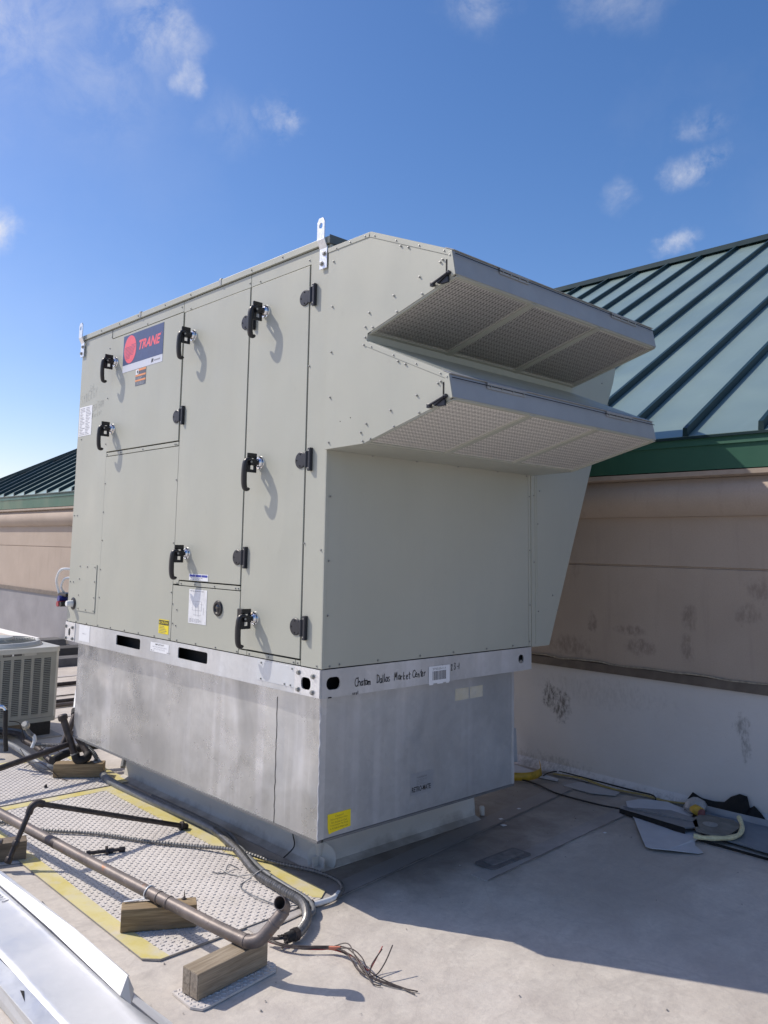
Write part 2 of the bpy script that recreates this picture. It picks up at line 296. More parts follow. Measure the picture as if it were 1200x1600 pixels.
# ------------------------------------------------------------------ mesh helpers
class MB:
    def __init__(s): s.v = []; s.f = []
    def add(s, vs, fs):
        o = len(s.v); s.v += [tuple(v) for v in vs]; s.f += [tuple(i + o for i in f) for f in fs]; return s
    def box(s, x0, x1, y0, y1, z0, z1, M=None):
        vs = [Vector((x, y, z)) for x in (x0, x1) for y in (y0, y1) for z in (z0, z1)]
        if M: vs = [M @ v for v in vs]
        return s.add(vs, [(0, 1, 3, 2), (4, 6, 7, 5), (0, 4, 5, 1), (2, 3, 7, 6), (0, 2, 6, 4), (1, 5, 7, 3)])
    def bar(s, a, b, w, t, up=(0, 0, 1)):
        a = Vector(a); b = Vector(b); d = (b - a).normalized(); up = Vector(up); sd_ = d.cross(up).normalized(); u2 = sd_.cross(d).normalized()
        vs = [p + sd_ * (i * w / 2) + u2 * (j * t / 2) for p in (a, b) for i in (-1, 1) for j in (-1, 1)]
        return s.add(vs, [(0, 1, 3, 2), (4, 6, 7, 5), (0, 4, 5, 1), (2, 3, 7, 6), (0, 2, 6, 4), (1, 5, 7, 3)])
    def hexa(s, bot, top):
        n = len(bot); return s.add(list(bot) + list(top), [tuple(range(n))[::-1], tuple(range(n, 2 * n))] + [(i, (i + 1) % n, n + (i + 1) % n, n + i) for i in range(n)])
    def prism(s, pts, fn, a, b):
        """pts 2-D polygon, fn(p, t) -> 3-D, from t=a to t=b"""
        n = len(pts); vs = [fn(p, a) for p in pts] + [fn(p, b) for p in pts]
        tris = tessellate_polygon([[Vector((p[0], p[1], 0)) for p in pts]])
        fs = [tuple(t) for t in tris] + [tuple(i + n for i in t) for t in tris] + [(i, (i + 1) % n, n + (i + 1) % n, n + i) for i in range(n)]
        return s.add(vs, fs)
    def plate(s, outer, holes, fn, a, b):
        loops = [outer] + holes; flat = [p for l in loops for p in l]; n = len(flat)
        tris = tessellate_polygon([[Vector((p[0], p[1], 0)) for p in l] for l in loops])
        vs = [fn(p, a) for p in flat] + [fn(p, b) for p in flat]; fs = [tuple(t) for t in tris] + [tuple(i + n for i in t) for t in tris]
        o = 0
        for l in loops:
            k = len(l); fs += [(o + i, o + (i + 1) % k, n + o + (i + 1) % k, n + o + i) for i in range(k)]; o += k
        return s.add(vs, fs)
    def tube(s, path, r, n=10, caps=True, radii=None, squash=None):
        P = [Vector(p) for p in path]; m = len(P); rings = []
        t0 = (P[1] - P[0]).normalized(); ref = Vector((0, 0, 1)) if abs(t0.z) < .9 else Vector((1, 0, 0)); nx = t0.cross(ref).normalized(); vs = []
        for i in range(m):
            t = (P[min(i + 1, m - 1)] - P[max(i - 1, 0)]).normalized(); nx = (nx - t * nx.dot(t)).normalized(); ny = t.cross(nx)
            rr = radii[i] if radii else r
            for k in range(n):
                a = 2 * PI * k / n; vs.append(P[i] + nx * (math.cos(a) * rr) + ny * (math.sin(a) * rr))
        fs = [(i * n + k, i * n + (k + 1) % n, (i + 1) * n + (k + 1) % n, (i + 1) * n + k) for i in range(m - 1) for k in range(n)]
        if caps: fs += [tuple(range(n))[::-1], tuple((m - 1) * n + k for k in range(n))]
        return s.add(vs, fs)
    def hollow(s, path, r, wall=.003, n=14):
        s.tube(path, r, n, False); s.tube(path, r - wall, n, False)
        for e in (0, -1):
            P = [Vector(p) for p in path]; a = P[e]; b = P[1] if e == 0 else P[-2]; t = (a - b).normalized()
            ref = Vector((0, 0, 1)) if abs(t.z) < .9 else Vector((1, 0, 0)); x = t.cross(ref).normalized(); y = t.cross(x)
            vs = [a + x * (math.cos(2 * PI * k / n) * q) + y * (math.sin(2 * PI * k / n) * q) for q in (r, r - wall) for k in range(n)]
            s.add(vs, [(k, (k + 1) % n, n + (k + 1) % n, n + k) for k in range(n)])
        return s
    def cyl(s, a, b, r, n=14, r2=None):
        a = Vector(a); b = Vector(b); return s.tube([a, b], r, n, True, [r, r if r2 is None else r2])
    def lathe(s, prof, c, ax, n=20):
        """prof: (radius, height) along axis ax from c"""
        ax = Vector(ax).normalized(); ref = Vector((0, 0, 1)) if abs(ax.z) < .9 else Vector((1, 0, 0)); x = ax.cross(ref).normalized(); y = ax.cross(x); c = Vector(c); vs = []
        for r, h in prof: vs += [c + ax * h + x * (math.cos(2 * PI * k / n) * r) + y * (math.sin(2 * PI * k / n) * r) for k in range(n)]
        m = len(prof); fs = [(i * n + k, i * n + (k + 1) % n, (i + 1) * n + (k + 1) % n, (i + 1) * n + k) for i in range(m - 1) for k in range(n)]
        fs += [tuple(range(n))[::-1], tuple((m - 1) * n + k for k in range(n))]
        return s.add(vs, fs)
    def poly(s, pts, thick=0, up=(0, 0, 1)):
        u = Vector(up) * thick
        P = [Vector(p) for p in pts]
        if not thick: return s.add(P, [tuple(range(len(P)))])
        return s.hexa(P, [p + u for p in P])
    def mesh(s, name, smooth=False, angle=35, loc=(0, 0, 0)):
        me = bpy.data.meshes.new(name); L = Vector(loc); me.from_pydata([tuple(Vector(v) - L) for v in s.v], [], s.f); me.update()
        bm = bmesh.new(); bm.from_mesh(me); bmesh.ops.recalc_face_normals(bm, faces=bm.faces); bm.to_mesh(me); bm.free()
        if smooth:
            for p in me.polygons: p.use_smooth = True
            me.set_sharp_from_angle(angle=R(angle))
        return me
def spline(pts, k=8):
    P = [Vector(p) for p in pts]; out = []
    for i in range(len(P) - 1):
        a = P[max(i - 1, 0)]; b = P[i]; c = P[i + 1]; d = P[min(i + 2, len(P) - 1)]
        for j in range(k):
            t = j / k; out.append(.5 * ((2 * b) + (c - a) * t + (2 * a - 5 * b + 4 * c - d) * t * t + (3 * b - a - 3 * c + d) * t ** 3))
    out.append(P[-1]); return out
def resample(P, step):
    out = [P[0].copy()]; acc = 0
    for a, b in zip(P, P[1:]):
        l = (b - a).length
        if l == 0: continue
        d = step - acc
        while d <= l: out.append(a.lerp(b, d / l)); d += step
        acc = (acc + l) % step
    return out
def wloc(o):
    v = Vector(o.location); p = o.parent
    while p: v += Vector(p.location); p = p.parent
    return v
def setp(o, label=None, cat=None, group=None, kind=None):
    for k, v in (('label', label), ('category', cat), ('group', group), ('kind', kind)):
        if v: o[k] = v
    return o
def thing(name, loc, label, cat, group=None):
    o = bpy.data.objects.new(name, None); o.empty_display_size = .1; COL.objects.link(o); o.location = loc; return setp(o, label, cat, group)
def bevel(o, w, seg=2):
    m = o.modifiers.new('bevel', 'BEVEL'); m.width = w; m.segments = seg; m.limit_method = 'ANGLE'; m.angle_limit = R(40); return o
def obj(name, mb, mat, parent=None, smooth=False, bev=0, angle=35, origin=None, label=None, kind=None):
    """link a mesh built in world coordinates as ONE object under parent"""
    base = wloc(parent) if parent else Vector((0, 0, 0))
    if origin is None:
        xs = [v[0] for v in mb.v]; ys = [v[1] for v in mb.v]; zs = [v[2] for v in mb.v]
        origin = ((min(xs) + max(xs)) / 2, (min(ys) + max(ys)) / 2, min(zs)) if parent is None else tuple(base)
    me = mb.mesh(name, smooth, angle, origin); me.materials.append(mat)
    o = bpy.data.objects.new(name, me); COL.objects.link(o)
    if parent: o.parent = parent
    o.location = Vector(origin) - base
    if bev: bevel(o, bev)
    return setp(o, label=label, kind=kind)
def inst(name, me, parent, at, rot=None):
    """another object sharing mesh data, at a world position"""
    o = bpy.data.objects.new(name, me); COL.objects.link(o); o.parent = parent; o.location = Vector(at) - wloc(parent)
    if rot: o.rotation_euler = rot
    return o
fx = lambda p, t: (t, p[0], p[1])          # polygon in (y, z), extruded along x
fy = lambda p, t: (p[0], t, p[1])          # polygon in (x, z), extruded along y
fz = lambda p, t: (p[0], p[1], t)
def rrect(a0, a1, b0, b1, r, n=4):
    out = []
    for cx, cy, s in ((a1 - r, b1 - r, 0), (a0 + r, b1 - r, 90), (a0 + r, b0 + r, 180), (a1 - r, b0 + r, 270)):
        for k in range(n + 1): t = R(s + 90 * k / n); out.append((cx + r * math.cos(t), cy + r * math.sin(t)))
    return out
def circ(cx, cy, r, n=14, ry=None): return [(cx + r * math.cos(2 * PI * k / n), cy + (ry or r) * math.sin(2 * PI * k / n)) for k in range(n)]
# planes that carry print: (origin corner) + right * a + up * b
def FL(x): return lambda y, z: (Vector((x, y, z)), Vector((0, -1, 0)), Vector((0, 0, 1)), Vector((-1, 0, 0)))      # service side, seen from -x
def FE(y): return lambda x, z: (Vector((x, y, z)), Vector((1, 0, 0)), Vector((0, 0, 1)), Vector((0, -1, 0)))     # end side, seen from -y
_fc = {}
def text(name, s, plane, a, b, w, h, mat, parent, shear=0, bold=0, off=.0008, lift=.0004):
    key = (s, shear, bold)
    if key not in _fc:
        cu = bpy.data.curves.new('t', 'FONT'); cu.body = s; cu.shear = shear; cu.offset = bold; cu.resolution_u = 3; cu.extrude = 0
        to = bpy.data.objects.new('t', cu); COL.objects.link(to); dg = bpy.context.evaluated_depsgraph_get()
        me = bpy.data.meshes.new_from_object(to.evaluated_get(dg)); vs = [v.co.copy() for v in me.vertices]; fs = [tuple(p.vertices) for p in me.polygons]
        bpy.data.objects.remove(to); bpy.data.curves.remove(cu); bpy.data.meshes.remove(me); _fc[key] = (vs, fs)
    vs, fs = _fc[key]; x0 = min(v.x for v in vs); x1 = max(v.x for v in vs); y0 = min(v.y for v in vs); y1 = max(v.y for v in vs)
    o, rt, up, nn = plane(a, b); mb = MB()
    mb.add([o + rt * ((v.x - x0) / (x1 - x0) * w) + up * ((v.y - y0) / (y1 - y0) * h) + nn * off for v in vs], fs)
    return obj(name, mb, mat, parent)
def patch(mb, plane, a, b, w, h, off=.0006, t=.0006):
    o, rt, up, nn = plane(a, b); P = [o, o + rt * w, o + rt * w + up * h, o + up * h]
    return mb.hexa([p + nn * off for p in P], [p + nn * (off + t) for p in P])
GL = {'C': [[(.9, .8), (.6, 1), (.2, .8), (.05, .4), (.25, .05), (.6, 0), (.9, .2)]], 'h': [[(.1, 1), (.1, 0)], [(.1, .35), (.4, .55), (.6, .4), (.6, 0)]], 'a': [[(.6, .5), (.3, .5), (.1, .2), (.3, 0), (.55, .15), (.6, .5), (.65, 0)]],
      't': [[(.3, .85), (.3, .1), (.5, 0)], [(.05, .55), (.6, .6)]], 'm': [[(.05, .5), (.08, 0)], [(.08, .35), (.25, .5), (.38, .35), (.4, 0)], [(.4, .35), (.6, .5), (.72, .35), (.75, 0)]], 'D': [[(.15, 1), (.1, 0)], [(0, .95), (.5, .9), (.75, .5), (.5, .08), (.05, 0)]],
      'l': [[(.2, 1), (.2, .1), (.35, 0)]], 's': [[(.5, .5), (.2, .5), (.15, .32), (.45, .2), (.4, 0), (.08, .02)]], 'M': [[(.05, 0), (.15, 1), (.4, .35), (.7, 1), (.8, 0)]], 'r': [[(.1, .5), (.12, 0)], [(.12, .3), (.3, .5), (.5, .48)]],
      'k': [[(.1, 1), (.1, 0)], [(.5, .55), (.12, .25), (.55, 0)]], 'e': [[(.1, .28), (.5, .3), (.4, .52), (.15, .4), (.15, .1), (.4, 0), (.58, .1)]], 'n': [[(.1, .5), (.12, 0)], [(.12, .3), (.35, .5), (.5, .35), (.52, 0)]],
      '2': [[(.1, .75), (.35, 1), (.55, .75), (.1, 0), (.65, .05)]], '3': [[(.1, .95), (.5, .9), (.3, .55), (.55, .3), (.35, 0), (.05, .1)]], '-': [[(.1, .4), (.5, .42)]], '1': [[(.25, 1), (.15, 0)]], '7': [[(.05, 1), (.6, .95), (.2, 0)]],
      '0': [[(.35, 1), (.1, .6), (.2, .05), (.5, .1), (.55, .7), (.35, 1)]], '/': [[(.5, 1.1), (.1, -.1)]], '8': [[(.4, .5), (.15, .75), (.35, 1), (.55, .75), (.2, .25), (.35, 0), (.55, .2), (.4, .5)]],
      'S': [[(.6, .9), (.3, 1), (.1, .75), (.5, .4), (.4, 0), (.05, .1)]], 'Y': [[(.05, 1), (.3, .5), (.6, 1)], [(.3, .5), (.2, 0)]], 'N': [[(.1, 0), (.15, 1), (.5, 0), (.55, 1)]], 'E': [[(.6, 1), (.1, .95), (.1, 0), (.6, .02)], [(.1, .5), (.45, .5)]],
      'R': [[(.1, 0), (.12, 1), (.5, .85), (.12, .5), (.6, 0)]], 'G': [[(.6, .85), (.3, 1), (.05, .5), (.3, 0), (.6, .15), (.6, .45), (.35, .45)]], 'H': [[(.1, 1), (.1, 0)], [(.55, 1), (.55, 0)], [(.1, .5), (.55, .5)]], 'A': [[(.05, 0), (.35, 1), (.6, 0)], [(.15, .4), (.5, .4)]],
      'T': [[(.0, 1), (.65, 1)], [(.35, 1), (.3, 0)]], ' ': []}
def hand(name, s, plane, a, b, h, mat, parent, wid=.0035, adv=.62, slope=0, off=.0016, seed=1):
    rnd = random.Random(seed); mb = MB(); x = 0; o, rt, up, nn = plane(a, b)
    for ch in s:
        k = 1 + rnd.uniform(-.08, .1); dy = rnd.uniform(-.08, .08) * h
        for st in GL.get(ch, []):
            pp = [Vector((x + p[0] * h * .62 * k, p[1] * h * k + dy + slope * x, 0)) for p in st]
            if len(pp) > 2: pp = spline(pp, 4)
            for p, q in zip(pp, pp[1:]):
                d = (q - p); L = d.length
                if L < 1e-6: continue
                d /= L; nr = Vector((-d.y, d.x, 0)) * wid / 2; p2 = p - d * wid * .3; q2 = q + d * wid * .3
                quad = [p2 + nr, q2 + nr, q2 - nr, p2 - nr]
                mb.add([o + rt * c.x + up * c.y + nn * off for c in quad], [(0, 1, 2, 3)])
        x += h * adv * (.45 if ch in 'l1t-' else .55 if ch == ' ' else 1.12 if ch in 'mM' else .85)
    return obj(name, mb, mat, parent)

# ================================================================== SETTING
g = MB(); g.poly([(-150, -150, 0), (150, -150, 0), (150, 150, 0), (-150, 150, 0)]); obj('roof_deck', g, ROOFM, origin=(0, 0, 0), kind='structure')
# heat-welded membrane laps: thin sheets lying on the deck
deck = bpy.data.objects['roof_deck']
LEDGE = simple('lap_edge_dirt', (.22, .20, .18), .8, 0, .4, 9)
def lap(pts):
    o = obj('membrane_lap', MB().poly([(x, y, .0) for x, y in pts], .004), LAPM, deck); rr = random.Random(len(pts) + int(pts[0][1] * 10))
    a = Vector((*pts[0], .0)); b = Vector((*pts[1], .0)); n = 60; m = MB(); d = (b - a).normalized(); s_ = Vector((-d.y, d.x, 0))
    vs = [a.lerp(b, i / n) + s_ * (q * (.003 + .003 * rr.random()) + rr.uniform(-.0015, .0015)) + Vector((0, 0, .0052)) for i in range(n + 1) for q in (-1, 1)]
    obj('lap_edge', m.add(vs, [(2 * i, 2 * i + 1, 2 * i + 3, 2 * i + 2) for i in range(n)]), LEDGE, o)
lap([(-.30, .02), (3.0, .40), (3.0, .52), (-.30, .14)][::1])
lap([(.90, -.245), (2.9, -.13), (2.9, -.03), (.90, -.145)])
lap([(-6, -2.55), (2.9, -2.62), (2.9, -2.52), (-6, -2.45)])
lap([(-4, 4.6), (2.85, 4.62), (2.85, 4.72), (-4, 4.7)]); lap([(-4, 6.75), (2.85, 6.8), (2.85, 6.9), (-4, 6.85)])
obj('membrane_patch', MB().plate(rrect(1.02, 1.36, -.185, -.06, .02), [], fz, .004, .011), simple('patch_dark', (.15, .14, .135), .65, 0, .2, 25), deck, bev=.003)
obj('membrane_patch', MB().plate(rrect(1.06, 1.33, -.16, -.085, .015), [], fz, .011, .017), simple('patch_core', (.20, .19, .18), .65, 0, .25, 25), deck, bev=.003)
gr = MB()
for i in range(420):
    x = random.uniform(-1.6, 2.8); y = random.uniform(-2.2, 4) if i > 180 else random.gauss(.2, .5); s = random.uniform(.0015, .005)
    if .3 < x < 1.7 and .35 < y < 2.5: continue
    gr.lathe([(s, 0), (s * .6, s * .7)], (x, y, .003), (random.uniform(-.3, .3), random.uniform(-.3, .3), 1), 5)
obj('roof_grit', gr, simple('grit_pale', (.34, .32, .29), .9, 0, .5, 3), origin=(0, 0, 0), kind='stuff')

# ------------------------------------------------------------------ building with the green standing-seam roof
XW = 2.90
Y0, Y1 = -7.0, 15.0
bld = thing('building', (XW, 0, 0), 'beige stucco building wall under a green standing seam metal roof, behind the big rooftop unit', 'building')
obj('wall_membrane', MB().box(XW, XW + .3, Y0, 4.0, 0, .77), FLASHM, bld)
obj('wall_membrane', MB().box(XW + .001, XW + .3, 4.0, Y1, 0, .77), mk_pad('shaded_wall_membrane', (.27, .26, .265), (.34, .33, .335)) if False else simple('shaded_wall_membrane', (.27, .26, .265), .6, 0, .15, 2), bld, label='membrane facing with shade painted into its grey')  # same wall membrane made darker: shade on this stretch is put into the colour
cant = MB().prism([(XW - .055, 0.001), (XW, .06), (XW, .001)], fy, Y0, Y1); obj('cant_strip', cant, FLASHM, bld)
obj('counterflashing', MB().prism([(XW, .765), (XW - .022, .768), (XW - .018, .825), (XW, .832)], fy, Y0, Y1), BAND, bld)
ck = MB()
yy = Y0
rc = random.Random(5)
ck.tube(spline([(XW - .012 + rc.uniform(-.004, .004), y * .11 - 3, .834 + rc.uniform(-.006, .008)) for y in range(70)], 3), .007, 5, True)
obj('caulk_bead', ck, CAULK, bld, True)
wl = MB()
wl.prism([(XW, .77), (XW + .3, .77), (XW + .3, 2.30), (XW, 2.30), (XW, 1.536), (XW + .012, 1.530), (XW + .012, 1.526), (XW, 1.520)], fy, Y0, Y1)
obj('stucco_wall', wl, STUC, bld)
# rounded cornice and soffit
pr_ = [(XW + .01, 1.865), (XW - .035, 1.868), (XW - .055, 1.885)] + [(XW - .050 - .058 * math.sin(PI * t / 10) ** .7, 1.89 + .215 * t / 10) for t in range(1, 10)] + [(XW - .050, 2.115), (XW + .01, 2.115)]
obj('cornice', MB().prism(pr_, fy, Y0, Y1), STUC, bld, True, angle=25)
obj('cornice_ledge', MB().prism([(XW, 2.115), (XW - .06, 2.118), (XW - .112, 2.128), (XW - .112, 2.158), (XW, 2.165)], fy, Y0, Y1), SOFF, bld)
XE, ZE, SL, XR = 2.78, 2.40, .58, 8.6
fa = MB().prism([(XE + .012, 2.165), (XE + .03, 2.165), (XE + .03, ZE - .02), (XE, ZE - .02), (XE - .006, ZE - .075), (XE + .008, ZE - .08)], fy, Y0, Y1)
obj('fascia', fa, GREENF, bld)
obj('soffit', MB().box(XE + .03, XW + .3, Y0, Y1, 2.168, 2.185), SOFF, bld)
roof = obj('roof', MB().prism([(XE + .02, ZE - .03), (XR, ZE - .03 + SL * (XR - XE)), (XR + 3, ZE - 1.5 + SL * (XR - XE)), (XR + 3, 2.2), (XE + .3, 2.2)], fy, Y0, Y1 - 6.5), DARK, bld)
ZR = lambda x: ZE + SL * (x - XE)
PIT = .48
ridge_y_end = Y1 - (XR - XE)
ribm = None
k = 0
y = -.425 - PIT * 13
while y < Y1 - .3:
    y2 = min(y + PIT, Y1 - .05)
    top0 = min(XR, XE + (Y1 - y)); top1 = min(XR, XE + (Y1 - y2))
    xe = XE - .015
    pn = MB().hexa([(xe, y, ZR(xe) - .006), (xe, y2, ZR(xe) - .006), (top1, y2, ZR(top1) - .006), (top0, y, ZR(top0) - .006)],
                   [(xe, y, ZR(xe)), (xe, y2, ZR(xe)), (top1, y2, ZR(top1)), (top0, y, ZR(top0))])
    # a slight oil-canning bow is left to the bump
    obj('roof_panel', pn, GREENP, roof)
    top = min(XR, XE + (Y1 - y)) - .05
    rb = MB().hexa([(xe - .004, y - .018, ZR(xe)), (xe - .004, y + .018, ZR(xe)), (top, y + .018, ZR(top)), (top, y - .018, ZR(top))],
                   [(xe - .004, y - .014, ZR(xe) + .056), (xe - .004, y + .014, ZR(xe) + .056), (top, y + .014, ZR(top) + .056), (top, y - .014, ZR(top) + .056)])
    obj('rib', rb, GREENR, roof)
    y += PIT
def ridgebar(a, b): return MB().bar(a, b, .16, .07)
obj('ridge_cap', ridgebar((XR, Y0, ZR(XR) + .035), (XR, ridge_y_end, ZR(XR) + .035)), GREENR, roof)
obj('hip_cap', ridgebar((XR, ridge_y_end, ZR(XR) + .03), (XE, Y1, ZR(XE) + .03)), GREENR, roof)
obj('eave_trim', MB().prism([(XE - .02, ZE - .028), (XE + .03, ZE - .028), (XE + .03, ZE - .01), (XE - .02, ZE - .012)], fy, Y0, Y1), GREENR, roof)
# far hip slope, seen only from the side
obj('hip_slope', MB().poly([(XE, Y1, ZE), (XR, ridge_y_end, ZR(XR)), (XR * 2 - XE, Y1, ZE)], .01), GREENP, roof)

# ================================================================== ROOFTOP UNIT
UX, UY = 1.62, 2.766
ZB, ZT = 1.060, 3.075
unit = thing('rooftop_air_handler', (.81, 1.38, .93), 'huge beige rooftop air handling unit with black door handles, standing on a galvanized curb adapter', 'air handler')
P = lambda n, mb, mat=PAINT, bev=0, **k: obj(n, mb, mat, unit, bev=bev, **k)
P('cabinet_core', MB().box(.016, UX - .01, .016, UY - .01, ZB - .01, ZT - .002), DARK)
def panel(n, y0, y1, z0, z1, gr=.0022, gl=.0022, x=0.0, bev=.0012):
    return P(n, MB().box(x, .017, y0 + gr, y1 - gl, z0 + .0015, z1 - .0015), PAINT, bev)
# service side: posts, header, doors, lower panels
panel('corner_post', .0, .150, ZB, ZT, -.0, .004, x=0)
panel('header_panel', .141, .655, 3.004, ZT); panel('header_panel', .655, 1.352, 3.004, ZT); panel('header_panel', 1.352, 2.30, 3.012, ZT)
d3 = panel('access_door', .150, .582, 1.090, 3.002, .004, .0014, x=-.003)
panel('door_post', .582, .655, 1.088, 3.004, .0012, .004)
panel('sill_panel', .186, .582, ZB, 1.084); panel('sill_post', .148, .186, ZB, 1.084, .003); panel('sill_post', .582, .655, ZB, 1.084, .001, .002)
d2 = panel('access_door', .655, 1.275, 1.409, 3.002, .004, .0014, x=-.003)
panel('door_post', 1.275, 1.340, 1.384, 3.004, .0012, .004)
panel('sill_strip', .660, 1.270, 1.3795, 1.4045, .0015, .001)
panel('lower_panel', .655, 1.337, ZB, 1.378, .003, .0025)
d1 = panel('access_door', 1.345, 2.288, 2.224, 3.008, .004, .0012, x=-.003)
panel('sill_strip', 1.345, 2.288, 2.1935, 2.2195, .0015, .001)
panel('lower_panel', 1.337, 2.2896, ZB, 2.192, .0025, .0)
panel('side_panel', 2.290, UY, ZB, ZT, .0002, 0)
panel('header_end_panel', 2.288, 2.30, 3.012, ZT, .0, .0)
# end side (y = 0)
P('end_panel', MB().box(.020, 1.598, -.001, .016, ZB + .002, 2.075), PAINT, .001)
P('end_post', MB().box(1.600, UX, -.003, .016, ZB + .002, 2.075), PAINT, .001)
P('end_corner_flange', MB().box(.0005, .018, -.004, .012, ZB + .001, 3.04), PAINT, .001)
P('end_panel_upper', MB().box(.020, UX, .002, .016, 2.078, ZT), PAINT)
P('back_panel', MB().box(.02, UX - .002, UY - .008, UY + .003, ZB, ZT), PAINT); P('far_side_panel', MB().box(UX - .008, UX + .004, .016, UY - .01, ZB, ZT), PAINT)
P('roof_cap', MB().box(-.012, UX + .012, -.004, UY + .010, ZT + .003, 3.112), PAINT, .002)
P('cap_gasket', MB().box(.004, UX, .004, UY, ZT - .003, ZT + .004), DARK)
P('roof_crown', MB().prism([(-.004, 3.112), (UX / 2, 3.15), (UX + .004, 3.112)], fy, 0, UY), PAINT)
obj('cap_end_trim', MB().box(-.013, .25, -.007, -.0035, ZT - .002, 3.116), simple('dark_trim', (.10, .11, .10), .45), unit)
for yc, hh in ((.943, .02), (1.883, .02)):
    cm = MB().box(-.0145, -.012, yc - .009, yc + .009, 3.078, 3.113); cm.box(-.0145, .045, yc - .012, yc + .012, 3.113, 3.119)
    P('cap_clip', cm, STEEL, .001)
# bottom rail
rl = MB().plate([(0, .93), (UY, .93), (UY, 1.057), (0, 1.057)], [rrect(1.687, 2.000, .972, 1.035, .012), rrect(.940, 1.245, .974, 1.035, .012), rrect(2.679, 2.716, .963, 1.018, .016), rrect(.062, .136, .957, 1.016, .024)], fx, -.002, .004)
P('rail_side', rl, GALV_RAIL)
re = MB().plate([(0.0045, .93), (UX, .93), (UX, 1.057), (0.0045, 1.057)], [rrect(.032, .117, .965, 1.022, .026), rrect(1.494, 1.544, .971, 1.020, .02)], fy, -.0035, .003)
P('rail_end', re, GALV_RAIL)
P('rail_back', MB().box(.02, UX, UY - .01, UY + .002, .93, 1.057), GALV_RAIL); P('rail_far_side', MB().box(UX - .004, UX + .002, 0.004, UY - .012, .93, 1.057), GALV_RAIL)
P('rail_core', MB().box(.075, UX - .07, .075, UY - .07, .935, 1.056), DARK); P('rail_bottom', MB().box(.006, UX - .006, .005, UY - .012, .930, .9335), GALV_RAIL)
sm = MB()
for zz in (.9335,): sm.box(-.001, .02, .19, 2.60, .928, .932)
P('rail_lip', sm, GALV_RAIL)
P('corner_plate', MB().plate(rrect(.001, .184, .932, 1.056, .003), [rrect(.064, .134, .959, 1.014, .022)], fx, -.006, -.0025), ZINC, .001)
P('corner_plate', MB().plate(rrect(2.612, UY - .001, .932, 1.056, .003), [rrect(2.681, 2.714, .965, 1.016, .015)], fx, -.006, -.0025), ZINC, .001)
rp = MB().plate(rrect(.188, .483, .955, 1.050, .003), [], fx, -.0035, -.0022); P('rail_cover_plate', rp, simple('pale_zinc_cover', (.62, .645, .665), .38, .4, .04, 12), .0008)
# far ends of casting holes
bh = MB().cyl((1.519, .02, .975), (1.519, -.002, .975), .016, 10); P('bolt_in_hole', bh, STEEL)
P('rail_tear', MB().box(.043, .062, -.008, -.003, .9295, .934), DARK)

# bolt meshes (shared)
def boltmesh(r, h, name):
    m = MB().lathe([(r * 1.5, 0), (r * 1.5, h * .25), (r, h * .3), (r, h * .95), (r * .7, h)], (0, 0, 0), (-1, 0, 0), 6)
    me = m.mesh(name); me.materials.append(STEEL); return me
BOLT = boltmesh(.0036, .0055, 'bolt'); BIG = boltmesh(.0088, .011, 'bolt')
RY = (0, 0, R(90))      # bolt facing -y
for yz in [(.368, 3.097), (.641, 3.095), (1.262, 3.095), (1.562, 3.095), (1.911, 3.096), (2.174, 3.093), (2.446, 3.095), (2.70, 3.095)]: inst('bolt', BOLT, unit, (-.012, *yz))
for yz in [(2.322, 2.949), (2.315, 2.597), (2.305, 2.28), (2.281, 2.009), (2.284, 1.817), (2.279, 1.628), (2.282, 1.436), (2.275, 1.252), (2.75, 1.063), (2.609, 1.068), (2.444, 1.068), (2.276, 1.070), (2.091, 1.070), (1.901, 1.070), (1.72, 1.070), (1.525, 1.070), (1.352, 1.070),
           (1.267, 1.070), (1.066, 1.070), (.868, 1.070), (.669, 1.070), (.56, 1.070), (.20, 1.070), (.17, 1.070), (.40, 1.072), (.03, 1.072), (1.375, 3.045), (.668, 3.03), (.160, 3.03), (.572, 3.018), (1.272, 3.014), (2.296, 3.022), (1.80, 3.022), (1.365, 2.202), (1.385, 2.205), (1.78, 2.205), (2.08, 2.205), (2.275, 2.205),
           (1.35, 1.99), (1.35, 1.62), (1.35, 1.335), (.675, 1.39), (.70, 1.39), (.90, 1.39), (1.10, 1.39), (1.245, 1.39), (1.29, 1.39), (1.28, 1.24), (1.285, 1.15), (.140, 2.49), (.142, 1.63), (.02, 1.6), (2.70, 2.345), (1.33, 1.27), (1.32, 1.16)]: inst('bolt', BOLT, unit, (.0, *yz))
for yz in [(2.74, 1.80), (2.69, 1.80), (2.74, 1.335), (2.69, 1.335)]: inst('white_screw', BOLT, unit, (0, *yz))
for yz in [(.152, 1.030), (.047, 1.024), (.154, .953), (.050, .952), (2.752, 1.026), (2.648, 1.024), (2.748, .946), (2.642, .949)]: inst('corner_bolt', BIG, unit, (-.006, *yz))
for yz in [(.45, 1.04), (.205, 1.04), (.45, .963), (.26, .963), (.215, .963)]: inst('bolt', BOLT, unit, (-.0035, *yz))
for x, z in [(.03, 1.30), (.03, 1.55), (.03, 1.85), (.05, 1.07), (.11, 1.075), (.36, 1.075), (.66, 1.075), (.92, 1.075), (1.20, 1.075), (1.44, 1.075), (1.60, 1.09), (.3, 2.066), (.62, 2.066), (.95, 2.066), (1.3, 2.066), (1.58, 2.06), (1.608, 1.30), (1.608, 1.62), (1.608, 1.94)]: inst('bolt', BOLT, unit, (x, -.003, z), RY)
